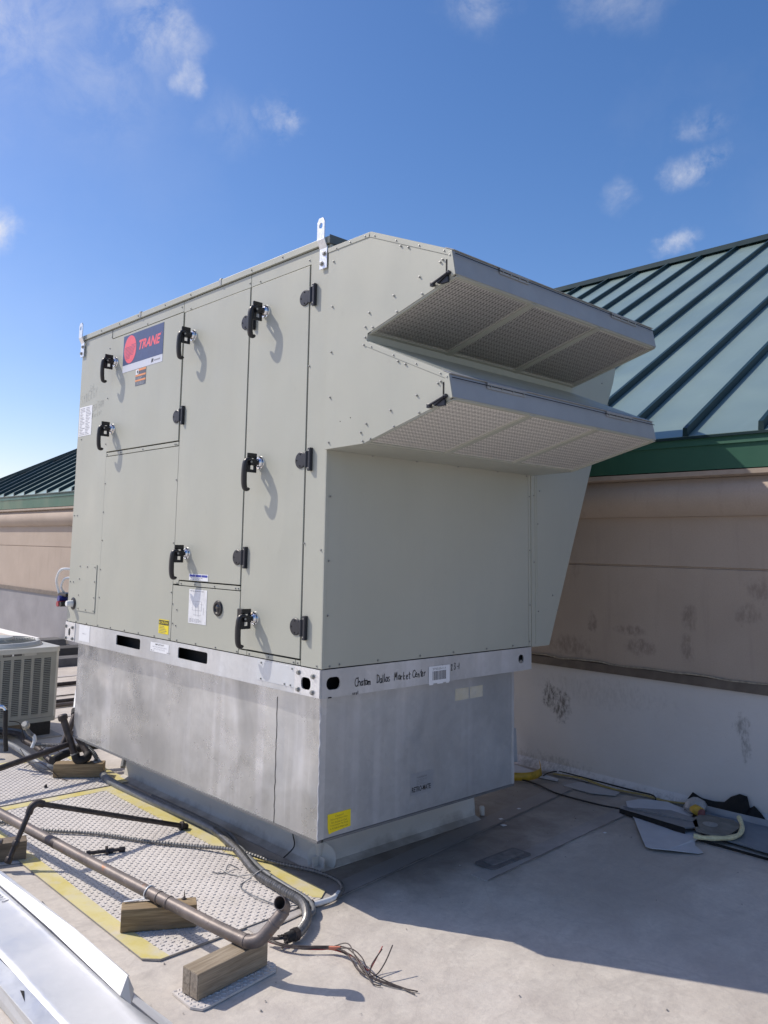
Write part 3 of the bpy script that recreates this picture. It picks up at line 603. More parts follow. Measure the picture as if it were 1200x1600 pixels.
# inspection plate low on the left
ip = P('inspection_plate', MB().box(-.0045, -.0005, 2.330, 2.606, 1.145, 1.463), PAINT, .0008)
for yz in [(2.585, 1.448), (2.47, 1.446), (2.353, 1.446), (2.585, 1.36), (2.348, 1.35), (2.585, 1.25), (2.345, 1.245), (2.58, 1.16), (2.46, 1.157), (2.345, 1.158)]: inst('bolt', BOLT, ip, (-.0045, *yz))

# ---- door handles: chrome ring, black bracket, curved lever
def handle(y, z, behind=None):
    m = MB()
    # bracket: frame standing out from the door, seen edge on
    for (a0, a1, b0, b1) in ((-.076, -.018, .022, .048), (-.076, -.018, -.052, -.036), (-.076, -.056, -.040, .030), (-.036, -.018, -.040, .030), (-.066, -.02, -.014, .010)):
        m.box(a0, a1, .012, .021, b0, b1)
    m.cyl((-.006, 0, 0), (-.058, .006, 0), .013, 12)
    m.box(-.066, -.036, -.006, .020, -.016, .016)
    me_v = MB(); me_v.v = [(a[0], a[1] + y, a[2] + z) for a in m.v]; me_v.f = m.f
    h = obj('door_handle', me_v, BLACKP, unit, bev=.0025, origin=(0, y, z))
    rg = MB().lathe([(.010, 0), (.036, 0), (.036, .004), (.033, .012), (.029, .0125), (.026, .006), (.024, .017), (.018, .024), (.010, .026)], (0, y, z), (-1, 0, 0), 24)
    obj('ring', rg, CHROME, h, True, angle=30)
    # lever: flat tapered grip hanging down with a hooked tip
    pts = [(-.060, .004, .012), (-.076, .012, .014), (-.086, .018, .000), (-.088, .022, -.035), (-.086, .026, -.075), (-.082, .029, -.110), (-.074, .031, -.134), (-.060, .030, -.138), (-.055, .029, -.131)]
    sp = spline(pts, 5); n = len(sp)
    lv = MB(); wid = [.013 + .006 * math.sin(PI * min(1, i / n * 1.4)) for i in range(n)]
    lv.tube([(p.x, p.y + y, p.z + z) for p in sp], .01, 10, True, [.0085 + .0045 * math.sin(PI * i / (n - 1)) for i in range(n)])
    lv.v = [(v[0], y + sp[i // 10].y + (v[1] - y - sp[i // 10].y) * 1.45, v[2]) for i, v in enumerate(lv.v)]
    obj('lever', lv, BLACKP, h, True, angle=50)
    hl = MB().box(-.074, -.060, y - .002, y + .010, z + .010, z + .017)
    obj('rivet', MB().lathe([(.006, 0), (.006, .003), (.003, .004)], (-.066, y - .0062, z), (0, -1, 0), 8), STEEL, h)
for y, z in ((2.215, 2.835), (2.211, 2.374), (1.221, 2.838), (.508, 2.838), (.512, 2.038), (1.190, 1.562), (.517, 1.250)): handle(y, z)
def hinge(y, z):
    d = MB().lathe([(.0405, 0), (.0405, .004), (.037, .0065), (.008, .007)], (-.003, y + .030, z), (-1, 0, 0), 24)
    h = obj('hinge', d, BLUEBLACK, unit, True, angle=30)
    lf = MB().box(-.020, -.0, y - .056, y - .036, z - .056, z + .056); lf.box(-.012, -.001, y - .040, y - .002, z - .034, z + .034); lf.cyl((-.018, y - .030, z - .040), (-.018, y - .030, z + .040), .0085, 10)
    obj('leaf', lf, BLUEBLACK, h, bev=.003)
    for a, b in ((y + .030, z + .028), (y + .030, z - .028), (y + .056, z)): obj('screw', MB().lathe([(.004, 0), (.003, .002)], (-.010, a, b), (-1, 0, 0), 6), DARK, h)
    for b in (.042, -.042): obj('screw', MB().lathe([(.0045, 0), (.0035, .002)], (-.020, y - .046, z + b), (-1, 0, 0), 6), STEEL, h)
for y, z in ((.152, 2.841), (1.345, 2.371), (.152, 2.030), (.658, 1.552), (.158, 1.237), (.656, 2.815)): hinge(y, z)
hm = MB().box(-.014, -.001, .62, .66, 1.235, 1.29); P('door_catch', hm, BLACKP, .003)

# ---- disconnect switch, sight port
ds = obj('disconnect_switch', MB().lathe([(.042, 0), (.042, .004), (.034, .008), (.030, .008)], (0, 2.672, 1.187), (-1, 0, 0), 24), BLACKP, unit, True, angle=30)
obj('knob', MB().lathe([(.024, .004), (.022, .03), (.020, .048), (.017, .052)], (0, 2.672, 1.187), (-1, 0, 0), 20), PVCW, ds, True)
sp_ = obj('sight_port', MB().lathe([(.040, 0), (.043, .003), (.038, .009), (.028, .010), (.022, .003)], (0, .856, 1.277), (-1, 0, 0), 24), BLACKP, unit, True, angle=30)
obj('lens', MB().lathe([(.021, 0), (.021, .005), (.012, .009)], (0, .856, 1.277), (-1, 0, 0), 18), simple('dark_glass', (.01, .01, .012), .08), sp_, True)
# ---- lifting lugs
def lug(y, z, tilt):
    # profile along the plate: bolted foot, outward jog, upright eye
    m = MB(); w = .027
    outer = [(y - w, z), (y + w, z), (y + w * 1.0 + tilt, z + .115), (y - w + tilt, z + .115)]
    m.prism([(-.014, 2.955), (-.014, 3.055), (-.034, 3.095), (-.034, 3.10), (-.028, 3.10), (-.028, 3.096), (-.008, 3.057), (-.008, 2.955)], fy, y - w, y + w)
    m.plate([(y - w, 3.099), (y + w, 3.099), (y + w, 3.185), (y + w * .55, 3.205), (y - w * .55, 3.205), (y - w, 3.185)][::1], [circ(y, 3.165, .0125, 12, .016)], fx, -.034, -.028)
    o = P('lifting_lug', m, ZINC, .001)
    for a, b in ((y - .008, 3.028), (y + .010, 2.982)): inst('lug_bolt', BIG, o, (-.014, a, b))
lug(.040, 2.955, 0); lug(2.745, 2.955, 0)

# ---- labels on the service side (x = -.003 door faces, 0 panels)
def lab(n, plane, a, b, w, h, mat, parent=unit, off=.0008, t=.0006):
    m = MB(); patch(m, plane, a, b, w, h, off, t); return obj(n, m, mat, parent)
def fine(plane, a, b, w, h, rows, mat, parent, cov=.45, off=.0018, seed=3, cols=1, ragged=.4):
    rr = random.Random(seed); m = MB(); rh = h / rows; cw = w / cols
    for c_ in range(cols):
        for r_ in range(rows):
            x = c_ * cw + cw * .04; end = c_ * cw + cw * (1 - rr.random() * ragged) - cw * .04
            while x < end:
                l = min(rr.uniform(.05, .16) * cw, end - x); patch(m, plane, a - x if plane in LEFTP else a + x, b + h - (r_ + .8) * rh, l, rh * cov, off, .0002); x += l + .03 * cw
    return obj('fine_print', m, mat, parent)
D0 = FL(-.003); F0 = FL(0.0); LEFTP = (D0, F0)
FR = FL(-.002); LEFTP = (D0, F0, FR)
lg = lab('brand_plate', D0, 2.110, 2.742, .530, .250, simple('brand_plate_white', (.60, .62, .68), .4, 0, .03, 10))
lab('navy_field', D0, 2.110, 2.790, .530, .202, NAVY, lg, .0016)
cc = MB(); cc.v = []; o, rt, up, nn = D0(2.012, 2.890)
disc = [o + rt * (.083 * math.cos(t * PI / 16)) + up * (.094 * math.sin(t * PI / 16)) for t in range(32)]
cc.hexa([p + nn * .0024 for p in disc], [p + nn * .0030 for p in disc]); obj('round_emblem', cc, CORAL, lg)
ln = MB()
for i in range(11):
    zz = 2.912 - i * .0095
    if i < 9: patch(ln, D0, 2.012 + .072 - i * .002, zz - .006, .080 - i * .003, .0022, .0032, .0004)
    if i < 8: patch(ln, D0, 2.008 - .012 + i * .0035, zz + .004, .058 + (i * .002 if i < 4 else -.001 * i), .0022, .0032, .0004)
obj('emblem_lines', ln, NAVY, lg)
text('brand_name', 'TRANE', D0, 1.893, 2.866, .283, .064, CORAL, lg, .30, .038, .0026)
text('registered_mark', 'R', D0, 1.603, 2.928, .007, .008, CORAL, lg, 0, 0, .0026)
text('maker_mark', 'IR', D0, 1.723, 2.755, .030, .024, INK, lg, .4, .02, .0026); fine(D0, 1.688, 2.757, .09, .018, 1, GREYPRINT, lg, .5, .002)
w1 = lab('warning_label', D0, 1.920, 2.628, .136, .110, SLATE)
for i, (b, h) in enumerate(((.096, .014), (.061, .012), (.028, .012))): lab('orange_band', D0, 1.920, 2.628 + b, .136, h, ORANGE, w1, .0016)
lab('pictogram', D0, 1.916, 2.628 + .074, .036, .034, WHITE, w1, .0024); lab('pictogram_mark', D0, 1.900, 2.628 + .082, .012, .018, INK, w1, .0032)
fine(D0, 1.915, 2.632, .125, .022, 3, simple('slate_print', (.4, .42, .45)), w1, .4)
fine(D0, 1.915, 2.664, .125, .022, 3, bpy.data.materials['slate_print'], w1, .4, seed=5)
w2 = lab('wiring_label', F0, 2.798, 2.368, .250, .212, WHITE) if False else lab('wiring_label', F0, 2.752, 2.368, .206, .212, WHITE)
fine(F0, 2.742, 2.374, .186, .200, 18, GREYPRINT, w2, .42, cols=2, seed=8, ragged=.6)
hand('marker_scrawl', 'SYNERGY', F0, 2.738, 2.600, .062, INK, unit, .0011, .72, .16)
hand('marker_scrawl', 'CHATHAM', F0, 2.548, 2.530, .048, INK, unit, .0010, .62, .14, seed=4)
hand('marker_scrawl', 'Market', F0, 2.548, 2.480, .040, INK, unit, .0009, .75, .14, seed=9)
hand('marker_scrawl', 'GSR', F0, 2.600, 2.680, .040, INK, unit, .0009, .7, .1, seed=2)
cs = lab('caution_label', F0, 1.476, 1.092, .114, .082, YEL); lab('caution_band', F0, 1.474, 1.143, .110, .026, INK, cs, .0016)
text('caution_word', 'CAUTION', F0, 1.450, 1.1495, .080, .014, YEL, cs, 0, .02, .0026); text('caution_sign', 'A', F0, 1.471, 1.147, .016, .018, YEL, cs, 0, .03, .0026)
fine(F0, 1.470, 1.096, .10, .044, 5, INKF, cs, .35, seed=2)
dc = lab('unit_document', F0, 1.153, 1.178, .184, .187, simple('paper_white', (.72, .73, .74), .3))
fine(F0, 1.147, 1.352, .165, .008, 1, GREYPRINT, dc, .5); fine(F0, 1.147, 1.184, .165, .022, 4, GREYPRINT, dc, .4, seed=6)
dg_ = MB()
for a, b, w, h in ((1.11, 1.30, .09, .0012), (1.11, 1.25, .09, .0012), (1.11, 1.25, .0015, .05), (1.02, 1.25, .0015, .05), (1.08, 1.22, .0015, .07), (1.05, 1.215, .0015, .06), (1.10, 1.225, .08, .0012), (1.03, 1.285, .03, .0012), (1.00, 1.23, .0015, .04)): patch(dg_, F0, a, b, w, h, .0018, .0002)
obj('diagram_lines', dg_, GREYPRINT, dc)
bl = lab('blue_header_label', D0, 1.157, 1.414, .196, .036, WHITE)
for i in range(3): lab('blue_cell', D0, 1.152 - i * .063, 1.434, .058, .012, BLUE, bl, .0016)
fine(D0, 1.152, 1.416, .18, .017, 2, GREYPRINT, bl, .35, seed=12)
rw = lab('rail_sticker', FR, 2.545, .947, .163, .106, WHITE); text('rail_sticker_print', '10421-1', FR, 2.492, .993, .052, .010, GREYPRINT, rw, 0, 0, .0016)
im = lab('important_label', FR, 1.558, .981, .213, .053, WHITE)
text('important_word', 'IMPORTANT!', FR, 1.500, 1.0200, .100, .010, INK, im, 0, .01, .0016)
text('important_line', 'SPREADER BARS REQUIRED', FR, 1.535, 1.006, .165, .0075, GREYPRINT, im, 0, 0, .0016); text('important_line', 'LIFT AT ALL LUGS', FR, 1.520, .9945, .130, .0075, GREYPRINT, im, 0, 0, .0016)
ar = MB()
for a, s in ((1.545, 1), (1.360, -1)):
    o, rt, up, nn = FR(a, .9875); ar.add([o + nn * .0016 - rt * .008 * s, o + nn * .0016 + up * .004 + rt * .004 * s, o + nn * .0016 - up * .004 + rt * .004 * s], [(0, 1, 2)]); patch(ar, FR, a + (.0 if s < 0 else -.004), .9868, .03 * 1, .0012, .0016, .0002)
obj('arrow', ar, INK, im)

# ---- writing on the end rail
E0 = FE(-.0035)
for wd, wx, wz, sdn in (('Chatam', .208, .966, 11), ('Dallas', .352, .969, 12), ('Market', .474, .970, 13), ('Center', .604, .971, 14)): hand('written_word', wd, E0, wx, wz, .038, INK, unit, .0034, .58, .004, seed=sdn)
hand('written_number', '272323-1', E0, .800, .982, .031, INK, unit, .0034, .93, .03, seed=3)
hand('written_fragment', 'sssl', E0, .195, .9305, .014, INK, unit, .003, .9, 0, seed=3)
bc = lab('barcode_label', E0, .724, .929, .163, .086, WHITE, off=.0022)
text('barcode_number', '272323-1-1', E0, .752, .996, .100, .010, INK, bc, 0, 0, .0032)
bb = MB(); x = .752; rb_ = random.Random(4)
while x < .852: w = rb_.choice((.0018, .0018, .0036, .0052)); patch(bb, E0, x, .945, w, .045, .0030, .0002); x += w + rb_.choice((.0018, .003, .0042))
obj('bars', bb, INK, bc)
tt = MB(); patch(tt, E0, .728, .922, .030, .010, .002, .0006); patch(tt, E0, .790, .924, .045, .007, .002, .0006); patch(tt, E0, .860, .923, .022, .008, .002, .0006); obj('torn_edge', tt, WHITE, bc)

# ================================================================== INTAKE HOODS
HX0, HX1 = -.014, 1.648
prof = [(0.0, 3.045), (-.291, 3.046), (-.779, 2.831), (-.798, 2.725), (-.283, 2.574), (-.279, 2.538), (-.767, 2.318), (-.786, 2.219), (-.268, 2.075), (0.0, 2.068)]
hood = P('intake_hood', MB().plate([(-.002, 3.045)] + prof[1:9] + [(-.002, 2.068)], [], fx, HX0, HX0 + .003), PAINT, 0); obj('side_plate', MB().plate([(-.002, 3.045)] + prof[1:9] + [(-.002, 2.068)], [], fx, HX1 - .003, HX1), PAINT, hood)
hood['label'] = 'double deck beige intake hood with mesh undersides'
Hh = lambda n, mb, mat=PAINT, **k: obj(n, mb, mat, hood, **k)
def strip(a, b, t, x0=HX0, x1=HX1, out=1):
    a = Vector((0, *a)); b = Vector((0, *b)); d = (b - a).normalized(); nrm = Vector((0, -d.z, d.y)) * t * out
    return MB().hexa([(x0, a.y, a.z), (x1, a.y, a.z), (x1, b.y, b.z), (x0, b.y, b.z)], [(x0, a.y + nrm.y, a.z + nrm.z), (x1, a.y + nrm.y, a.z + nrm.z), (x1, b.y + nrm.y, b.z + nrm.z), (x0, b.y + nrm.y, b.z + nrm.z)])
e = .0035
Hh('hood_top', strip(prof[0], prof[1], -.003, HX0 + .0032, HX1 - .0032)); Hh('hood_slope', strip(prof[1], prof[2], -.003, HX0 + .0032, HX1 - .0032))
Hh('hood_lip', strip((-.779 - .002, 2.829), (-.798 - .002, 2.727), .004, HX0 - .001, HX1 + .001), PAINT_SHADED); Hh('hood_lip', strip((-.767 - .002, 2.316), (-.786 - .002, 2.221), .004, HX0 - .001, HX1 + .001), PAINT_SHADED)
Hh('lip_flange', strip((-.74, 2.851), (-.786, 2.8305), -.003, HX0 - .002, HX1 + .002), PAINT_SHADED); Hh('lip_flange', strip((-.728, 2.3385), (-.774, 2.3175), -.003, HX0 - .002, HX1 + .002), PAINT_SHADED)
Hh('lip_return', strip((-.798, 2.725), (-.772, 2.7175), .004, HX0 + .004, HX1 - .004)); Hh('lip_return', strip((-.786, 2.219), (-.760, 2.212), .004, HX0 + .004, HX1 - .004))
Hh('hood_back', strip((-.283, 2.574), (-.279, 2.538), .003, HX0 + .0032, HX1 - .0032)); Hh('lower_hood_slope', strip(prof[5], prof[6], -.003, HX0 + .0032, HX1 - .0032)); Hh('hood_floor', strip(prof[8], (-.002, 2.068), .003, HX0 + .0032, HX1 - .0032))
# folded rims on the near side plate
def rim(a, b, w=.022, t=.0035):
    A = Vector(a); B = Vector(b); d = (B - A).normalized(); n = Vector((-d.y, d.x)); n = n if n.y < 0 else -n
    q = [A, B, B + n * w, A + n * w]; return MB().prism([(p.x, p.y) for p in q], fx, HX0 - t, HX0 - .0003)
for a, b in ((prof[0], prof[1]), (prof[1], prof[2]), (prof[5], prof[6])):
    m = rim(a, b); Hh('rim', m, bev=.0008)
Hh('rim', MB().prism([(-.779, 2.831), (-.798, 2.725), (-.776, 2.722), (-.757, 2.826)], fx, HX0 - .0045, HX0 - .0003), bev=.0008); Hh('rim', MB().prism([(-.767, 2.318), (-.786, 2.219), (-.764, 2.216), (-.745, 2.313)], fx, HX0 - .0045, HX0 - .0003), bev=.0008)
Hh('slot', MB().box(HX0 - .0008, HX0 - .0002, -.752, -.744, 2.724, 2.800), DARK); Hh('slot', MB().box(HX0 - .0008, HX0 - .0002, -.740, -.732, 2.216, 2.288), DARK)
Hh('slot', MB().prism([(-.757, 2.80), (-.744, 2.80), (-.757, 2.728), (-.770, 2.728)], fx, HX0 - .001, HX0 - .0002), DARK) if False else None
for yz in [(-.061, 3.029), (-.158, 3.033), (-.258, 3.033), (-.322, 3.018), (-.459, 2.958), (-.597, 2.898), (-.737, 2.838), (-.768, 2.812), (-.485, 2.927), (-.531, 2.908), (-.040, 2.969), (-.728, 2.803), (-.715, 2.795), (-.599, 2.760), (-.447, 2.712), (-.615, 2.682), (-.293, 2.666), (-.468, 2.635),
           (-.269, 2.605), (-.318, 2.594), (-.270, 2.556), (-.262, 2.523), (-.313, 2.506), (-.452, 2.445), (-.478, 2.414), (-.522, 2.394), (-.587, 2.386), (-.722, 2.325), (-.757, 2.306), (-.038, 2.748), (-.037, 2.528), (-.036, 2.311), (-.034, 2.098), (-.722, 2.292), (-.707, 2.286), (-.590, 2.251),
           (-.604, 2.176), (-.437, 2.205), (-.459, 2.132), (-.286, 2.161), (-.252, 2.125), (-.315, 2.091), (-.265, 2.085)]: inst('bolt', BOLT, hood, (HX0 - .002, *yz))
for yz in ((-.11, 2.19), (-.18, 2.20)): obj('pilot_hole', MB().lathe([(.003, 0), (.002, .0006)], (HX0, *yz), (-1, 0, 0), 8), DARK, hood)
for ja, jb in (((-.7925, 2.8165), (-.7930, 2.8135)), ((-.7805, 2.3035), (-.7810, 2.3005))): Hh('lip_joint', MB().box(HX0, HX1, ja[0] - .0012, ja[0] + .0008, jb[1], ja[1]), DARK)
def latch(y, z):
    m = MB(); m.bar((HX0 - .010, y - .020, z + .012), (HX0 - .010, y + .045, z - .022), .018, .012, (0, .5, 1)); m.bar((HX0 - .018, y - .012, z + .006), (HX0 - .018, y + .075, z - .024), .012, .008, (0, .5, 1)); m.box(HX0 - .012, HX0, y - .01, y + .03, z - .03, z - .004)
    m.box(HX0 - .022, HX0 - .004, y + .062, y + .080, z - .032, z - .014)
    obj('latch', m, BLUEBLACK, hood, bev=.002)
latch(-.755, 2.728); latch(-.742, 2.219)
def piano(x0, x1, y, z):
    m = MB().cyl((x0, y, z), (x1, y, z), .0045, 8); m.box(x0, x1, y - .0015, y + .001, z - .022, z); m.prism([(y, z), (y + .022, z + .012), (y + .022, z + .014), (y, z + .003)], fx, x0, x1)
    o = obj('lip_hinge', m, PAINT_SHADED, hood)
    for i in range(4):
        xx = x0 + (x1 - x0) * (.08 + .28 * i)
        inst('bolt', BOLT, o, (xx, y - .0015, z - .013), RY)
for x0, x1 in ((.286, .50), (1.21, 1.46)): piano(x0, x1, -.7895, 2.826)
for x0, x1 in ((.215, .49), (1.165, 1.415)): piano(x0, x1, -.7775, 2.312)
# filter racks: frame bars, dark media, expanded-metal strands (real strands)
def rack(a, b, nm, cov):
    a = Vector((0, *a)); b = Vector((0, *b)); d = b - a; Lv = d.length; d = d / Lv; nrm = Vector((0, d.z, -d.y)) * (1 if -d.y < 0 else -1)
    if nrm.z > 0: nrm = -nrm
    pos = lambda x, v, h: Vector((x, 0, 0)) + a + d * v + nrm * h
    bars = [(HX0 + .004, HX0 + .018), (.512, .548), (1.065, 1.102), (HX1 - .020, HX1 - .004)]
    for x0, x1 in bars:
        obj('frame_bar', MB().hexa([pos(x0, .0, -.012), pos(x1, .0, -.012), pos(x1, Lv, -.012), pos(x0, Lv, -.012)], [pos(x0, .0, .004), pos(x1, .0, .004), pos(x1, Lv, .004), pos(x0, Lv, .004)]), PAINT, hood)
    for v0, v1 in ((.0, .014), (Lv - .016, Lv)):
        obj('frame_bar', MB().hexa([pos(HX0 + .004, v0, -.012), pos(HX1 - .004, v0, -.012), pos(HX1 - .004, v1, -.012), pos(HX0 + .004, v1, -.012)], [pos(HX0 + .004, v0, .001), pos(HX1 - .004, v0, .001), pos(HX1 - .004, v1, .001), pos(HX0 + .004, v1, .001)]), PAINT, hood)
    obj('filter_media', MB().hexa([pos(HX0 + .005, .014, -.030), pos(HX1 - .005, .014, -.030), pos(HX1 - .005, Lv - .016, -.030), pos(HX0 + .005, Lv - .016, -.030)], [pos(HX0 + .005, .014, -.026), pos(HX1 - .005, .014, -.026), pos(HX1 - .005, Lv - .016, -.026), pos(HX0 + .005, Lv - .016, -.026)]), FILT, hood)
    for i in range(3):
        x0 = bars[i][1]; x1 = bars[i + 1][0]; m = MB(); pv = .0086; pu = .0052; rows = int((Lv - .03) / pv)
        jx = random.uniform(0, pu)
        for r_ in range(rows):
            v = .014 + pv * (r_ + .5); nseg = int((x1 - x0) / pu)
            vs = []; wob = .0012 * math.sin(r_ * 1.7 + i)
            for k in range(nseg + 1):
                u = x0 + (x1 - x0) * k / nseg; sgn = 1 if (k // 2 + r_) % 2 else -1
                sgn *= (1 if k % 2 == 0 else .9)
                vv = v + sgn * pv * .035; t = pv * cov
                vs += [pos(u, vv - t, -.0025 + wob * .4), pos(u, vv + t, -.0038 + wob * .4)]
            m.add(vs, [(2 * k, 2 * k + 1, 2 * k + 3, 2 * k + 2) for k in range(nseg)])
        obj('filter_screen', m, MESHM, hood, kind='stuff')
rack((-.796, 2.721), (-.285, 2.572), 'upper', .29); rack((-.784, 2.215), (-.270, 2.077), 'lower', .455)

# ================================================================== RELIEF HOOD on the far side
px_ = [(UX + .006, 3.045), (UX + .006, 1.058), (1.812, 1.058), (2.605, 2.80), (2.645, 2.90), (2.46, 3.0)]
xq = [(UX + .008, 3.04), (UX + .008, 1.058), (1.812, 1.058), (2.318, 2.19), (2.610, 2.79), (2.645, 2.90), (2.40, 3.03)]
xh = P('relief_hood', MB().plate(xq, [], fy, .002, .006), PAINT); obj('side_plate', MB().plate(xq, [], fy, 2.716, 2.72), PAINT, xh)
sk = MB(); q = [(1.812, 1.058), (2.318, 2.19), (2.610, 2.79), (2.645, 2.90), (2.40, 3.03), (UX + .008, 3.04)]
for a, b in zip(q, q[1:]): sk.hexa([(a[0], .006, a[1]), (a[0], 2.716, a[1]), (b[0], 2.716, b[1]), (b[0], .006, b[1])], [(a[0] - .004, .006, a[1]), (a[0] - .004, 2.716, a[1]), (b[0] - .004, 2.716, b[1] - .004), (b[0] - .004, .006, b[1] - .004)])
obj('hood_skin', sk, PAINT, xh); obj('hood_floor', MB().box(UX + .008, 1.812, .006, 2.716, 1.054, 1.058), PAINT, xh)
obj('edge_fold', MB().box(1.670, 1.676, -.001, .003, 1.07, 3.03), PAINT, xh); obj('edge_fold', MB().box(UX + .003, UX + .012, -.006, .002, 1.06, 2.07), PAINT, xh); obj('drip_edge', MB().box(1.690, 1.694, .0, .003, 1.36, 2.07), PAINT, xh)
for x, z in ((1.66, 1.95), (1.66, 1.55), (1.72, 1.98), (1.70, 1.78), (1.70, 1.26), (1.85, 1.35), (1.90, 1.26), (2.46, 2.76), (2.53, 2.62), (2.32, 2.4)): inst('bolt', BOLT, xh, (x, .002, z), RY)

# ================================================================== CURB ADAPTER
AX0, AX1, AY0, AY1, AZ0, AZ1 = .055, 1.530, .060, 2.672, .290, .9295
ad = thing('curb_adapter', (.8, 1.36, AZ0), 'dull galvanized sheet metal curb adapter between the big unit and the low white curb', 'curb adapter')
def sheet(n, mb, mat=GALV, **k): return obj(n, mb, mat, ad, **k)
def bent(y0, y1, x, seed):
    """side sheet with real shallow dents"""
    rr = random.Random(seed); ny, nz = 60, 18; vs = []
    bl_ = [(rr.uniform(y0, y1), rr.uniform(AZ0, AZ1), rr.uniform(.12, .3), rr.uniform(-.009, .009)) for _ in range(11)]
    for i in range(ny + 1):
        for j in range(nz + 1):
            yy = y0 + (y1 - y0) * i / ny; zz = AZ0 + (AZ1 - AZ0) * j / nz
            edge = min(1, 6 * min(i, ny - i) / ny) * min(1, 5 * min(j, nz - j) / nz)
            d = sum(k * math.exp(-((yy - a) ** 2 + (zz - b) ** 2 * 1.4) / r ** 2) for a, b, r, k in bl_) * edge
            vs.append((x + d, yy, zz))
    f = [(i * (nz + 1) + j, (i + 1) * (nz + 1) + j, (i + 1) * (nz + 1) + j + 1, i * (nz + 1) + j + 1) for i in range(ny) for j in range(nz)]
    return MB().add(vs, f)
SEAM = .385
s1 = sheet('side_sheet', bent(SEAM, AY1, AX0, 3), smooth=True); s2 = sheet('side_sheet', bent(AY0 + .001, SEAM - .004, AX0 - .003, 6), smooth=True)
sl = MB(); rr = random.Random(9); pth = [(AX0 - .002, SEAM - .002 + rr.uniform(-.0025, .0025), AZ0 + (AZ1 - .05 - AZ0) * i / 22) for i in range(23)]
sl.tube(spline(pth, 3), .0030, 6); sheet('seam_sealant', sl, simple('black_sealant', (.03, .03, .03), .6))
sl = MB(); sl.tube(spline([(AX0 - .001 + rr.uniform(-.002, .002), AY0 - .001 + rr.uniform(-.002, .002), AZ0 + (AZ1 - AZ0) * i / 30) for i in range(31)], 2), .0045, 6); sheet('corner_sealant', sl, simple('grey_sealant', (.50, .50, .50), .6), smooth=True)
GALV_END = mk_galv('galvanized_end_sheet', (.52, .54, .55), .44, .75, .7, True, .35, .2)
sheet('end_sheet', MB().box(AX0 + .001, AX1, AY0, AY0 + .003, AZ0, AZ1), GALV_END)
sheet('far_side_sheet', MB().box(AX1 - .003, AX1, AY0 + .004, AY1, AZ0, AZ1)); sheet('back_sheet', MB().box(AX0 + .001, AX1 - .004, AY1 - .003, AY1, AZ0, AZ1))
sheet('end_corner_flange', MB().box(AX1 - .018, AX1 + .001, AY0 - .003, AY0 - .0005, AZ0, AZ1), GALV_RAIL)
sheet('side_corner_flange', MB().box(AX0 + .0005, AX0 + .035, AY0 - .002, AY0 - .0004, AZ0, AZ1), GALV_RAIL)
bf = MB().box(AX0 + .02, AX1, AY0 - .004, AY0 + .03, AZ0 - .012, AZ0 - .001); bf.box(AX0 - .006, AX0 + .03, AY0 - .004, AY1, AZ0 - .012, AZ0 - .001); bf.box(AX0, AX1 - .001, AY0 + .03, AY1 - .01, AZ0 - .008, AZ0 - .002)
sheet('base_flange', bf, simple('flange_grey', (.20, .205, .21), .5, .5, .15, 10))
E1 = FE(AY0)
for x0, sd_ in ((1.010, 1), (1.133, 2)):
    m = MB(); patch(m, E1, x0, .805, .112, .062); sheet('stained_sticker', m, mk_pad('stained_cream_%d' % sd_, (.60, .60, .56), (.55, .47, .27)))
rm = MB(); patch(rm, E1, .665, .375, .175, .105); rmo = sheet('retrofit_label', rm, simple('clear_label', (.44, .46, .48), .35, .6, .04, 20))
text('retrofit_word', 'RETRO-MATE', E1, .676, .388, .140, .026, INK, rmo, 0, .018, .0018)
text('retrofit_line', 'CURB ADAPTER', E1, .712, .453, .075, .007, INKF, rmo, 0, 0, .0018); fine(E1, .706, .420, .09, .028, 4, simple('pale_ink', (.22, .23, .24), .5), rmo, .22, seed=4)
ym = MB(); o, rt, up, nn = E1(.112, .304)
yp = [(0.010, 0), (.030, .004), (.145, .012), (.144, .088), (0, .088), (.002, .03)]
ym.hexa([o + rt * a + up * b + nn * .0008 for a, b in yp], [o + rt * a + up * b + nn * .0015 for a, b in yp]); yl = sheet('yellow_caution_label', ym, YEL)
for s, z, a, w in (('Caution!', .374, .158, .052), ('Removing Retro-Mate', .3605, .131, .105), ('For Access to Coil', .3475, .136, .095), ('In any Location May Result', .3345, .131, .108), ('In Air Leaks & Water Leaks', .3215, .129, .112)):
    text('label_line', s, E1, a, z, w, .0085, simple('label_brown_ink', (.25, .17, .02), .5), yl, 0, .0, .0018)

# ================================================================== ROOF CURB
cu = thing('roof_curb', (1, 1.45, 0), 'low white membrane wrapped roof curb beneath the galvanized adapter', 'roof curb')
CX0, CX1, CY0, CY1 = .36, 1.50, .40, 2.49
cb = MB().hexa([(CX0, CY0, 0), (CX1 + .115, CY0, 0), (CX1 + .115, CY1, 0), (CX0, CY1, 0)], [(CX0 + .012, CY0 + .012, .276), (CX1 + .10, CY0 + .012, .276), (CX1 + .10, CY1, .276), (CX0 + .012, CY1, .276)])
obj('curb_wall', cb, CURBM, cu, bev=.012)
cf = MB().prism([(CX0 - .05, .0015), (CX0 - .05, .005), (CX0 - .004, .02), (CX0 + .004, .06), (CX0 + .004, .0015)], fy, CY0 - .04, CY1)
cf.prism([(CY0 - .05, .0015), (CY0 - .05, .005), (CY0 - .004, .02), (CY0 + .004, .06), (CY0 + .004, .0015)], fx, CX0 - .04, CX1 + .1); obj('curb_base_flashing', cf, CURBM, cu)
obj('corner_patch', MB().lathe([(.075, 0), (.07, .002)], (CX0 + .02, CY0 + .002, .045), (-.7, -.7, .25), 16), CURBM, cu)
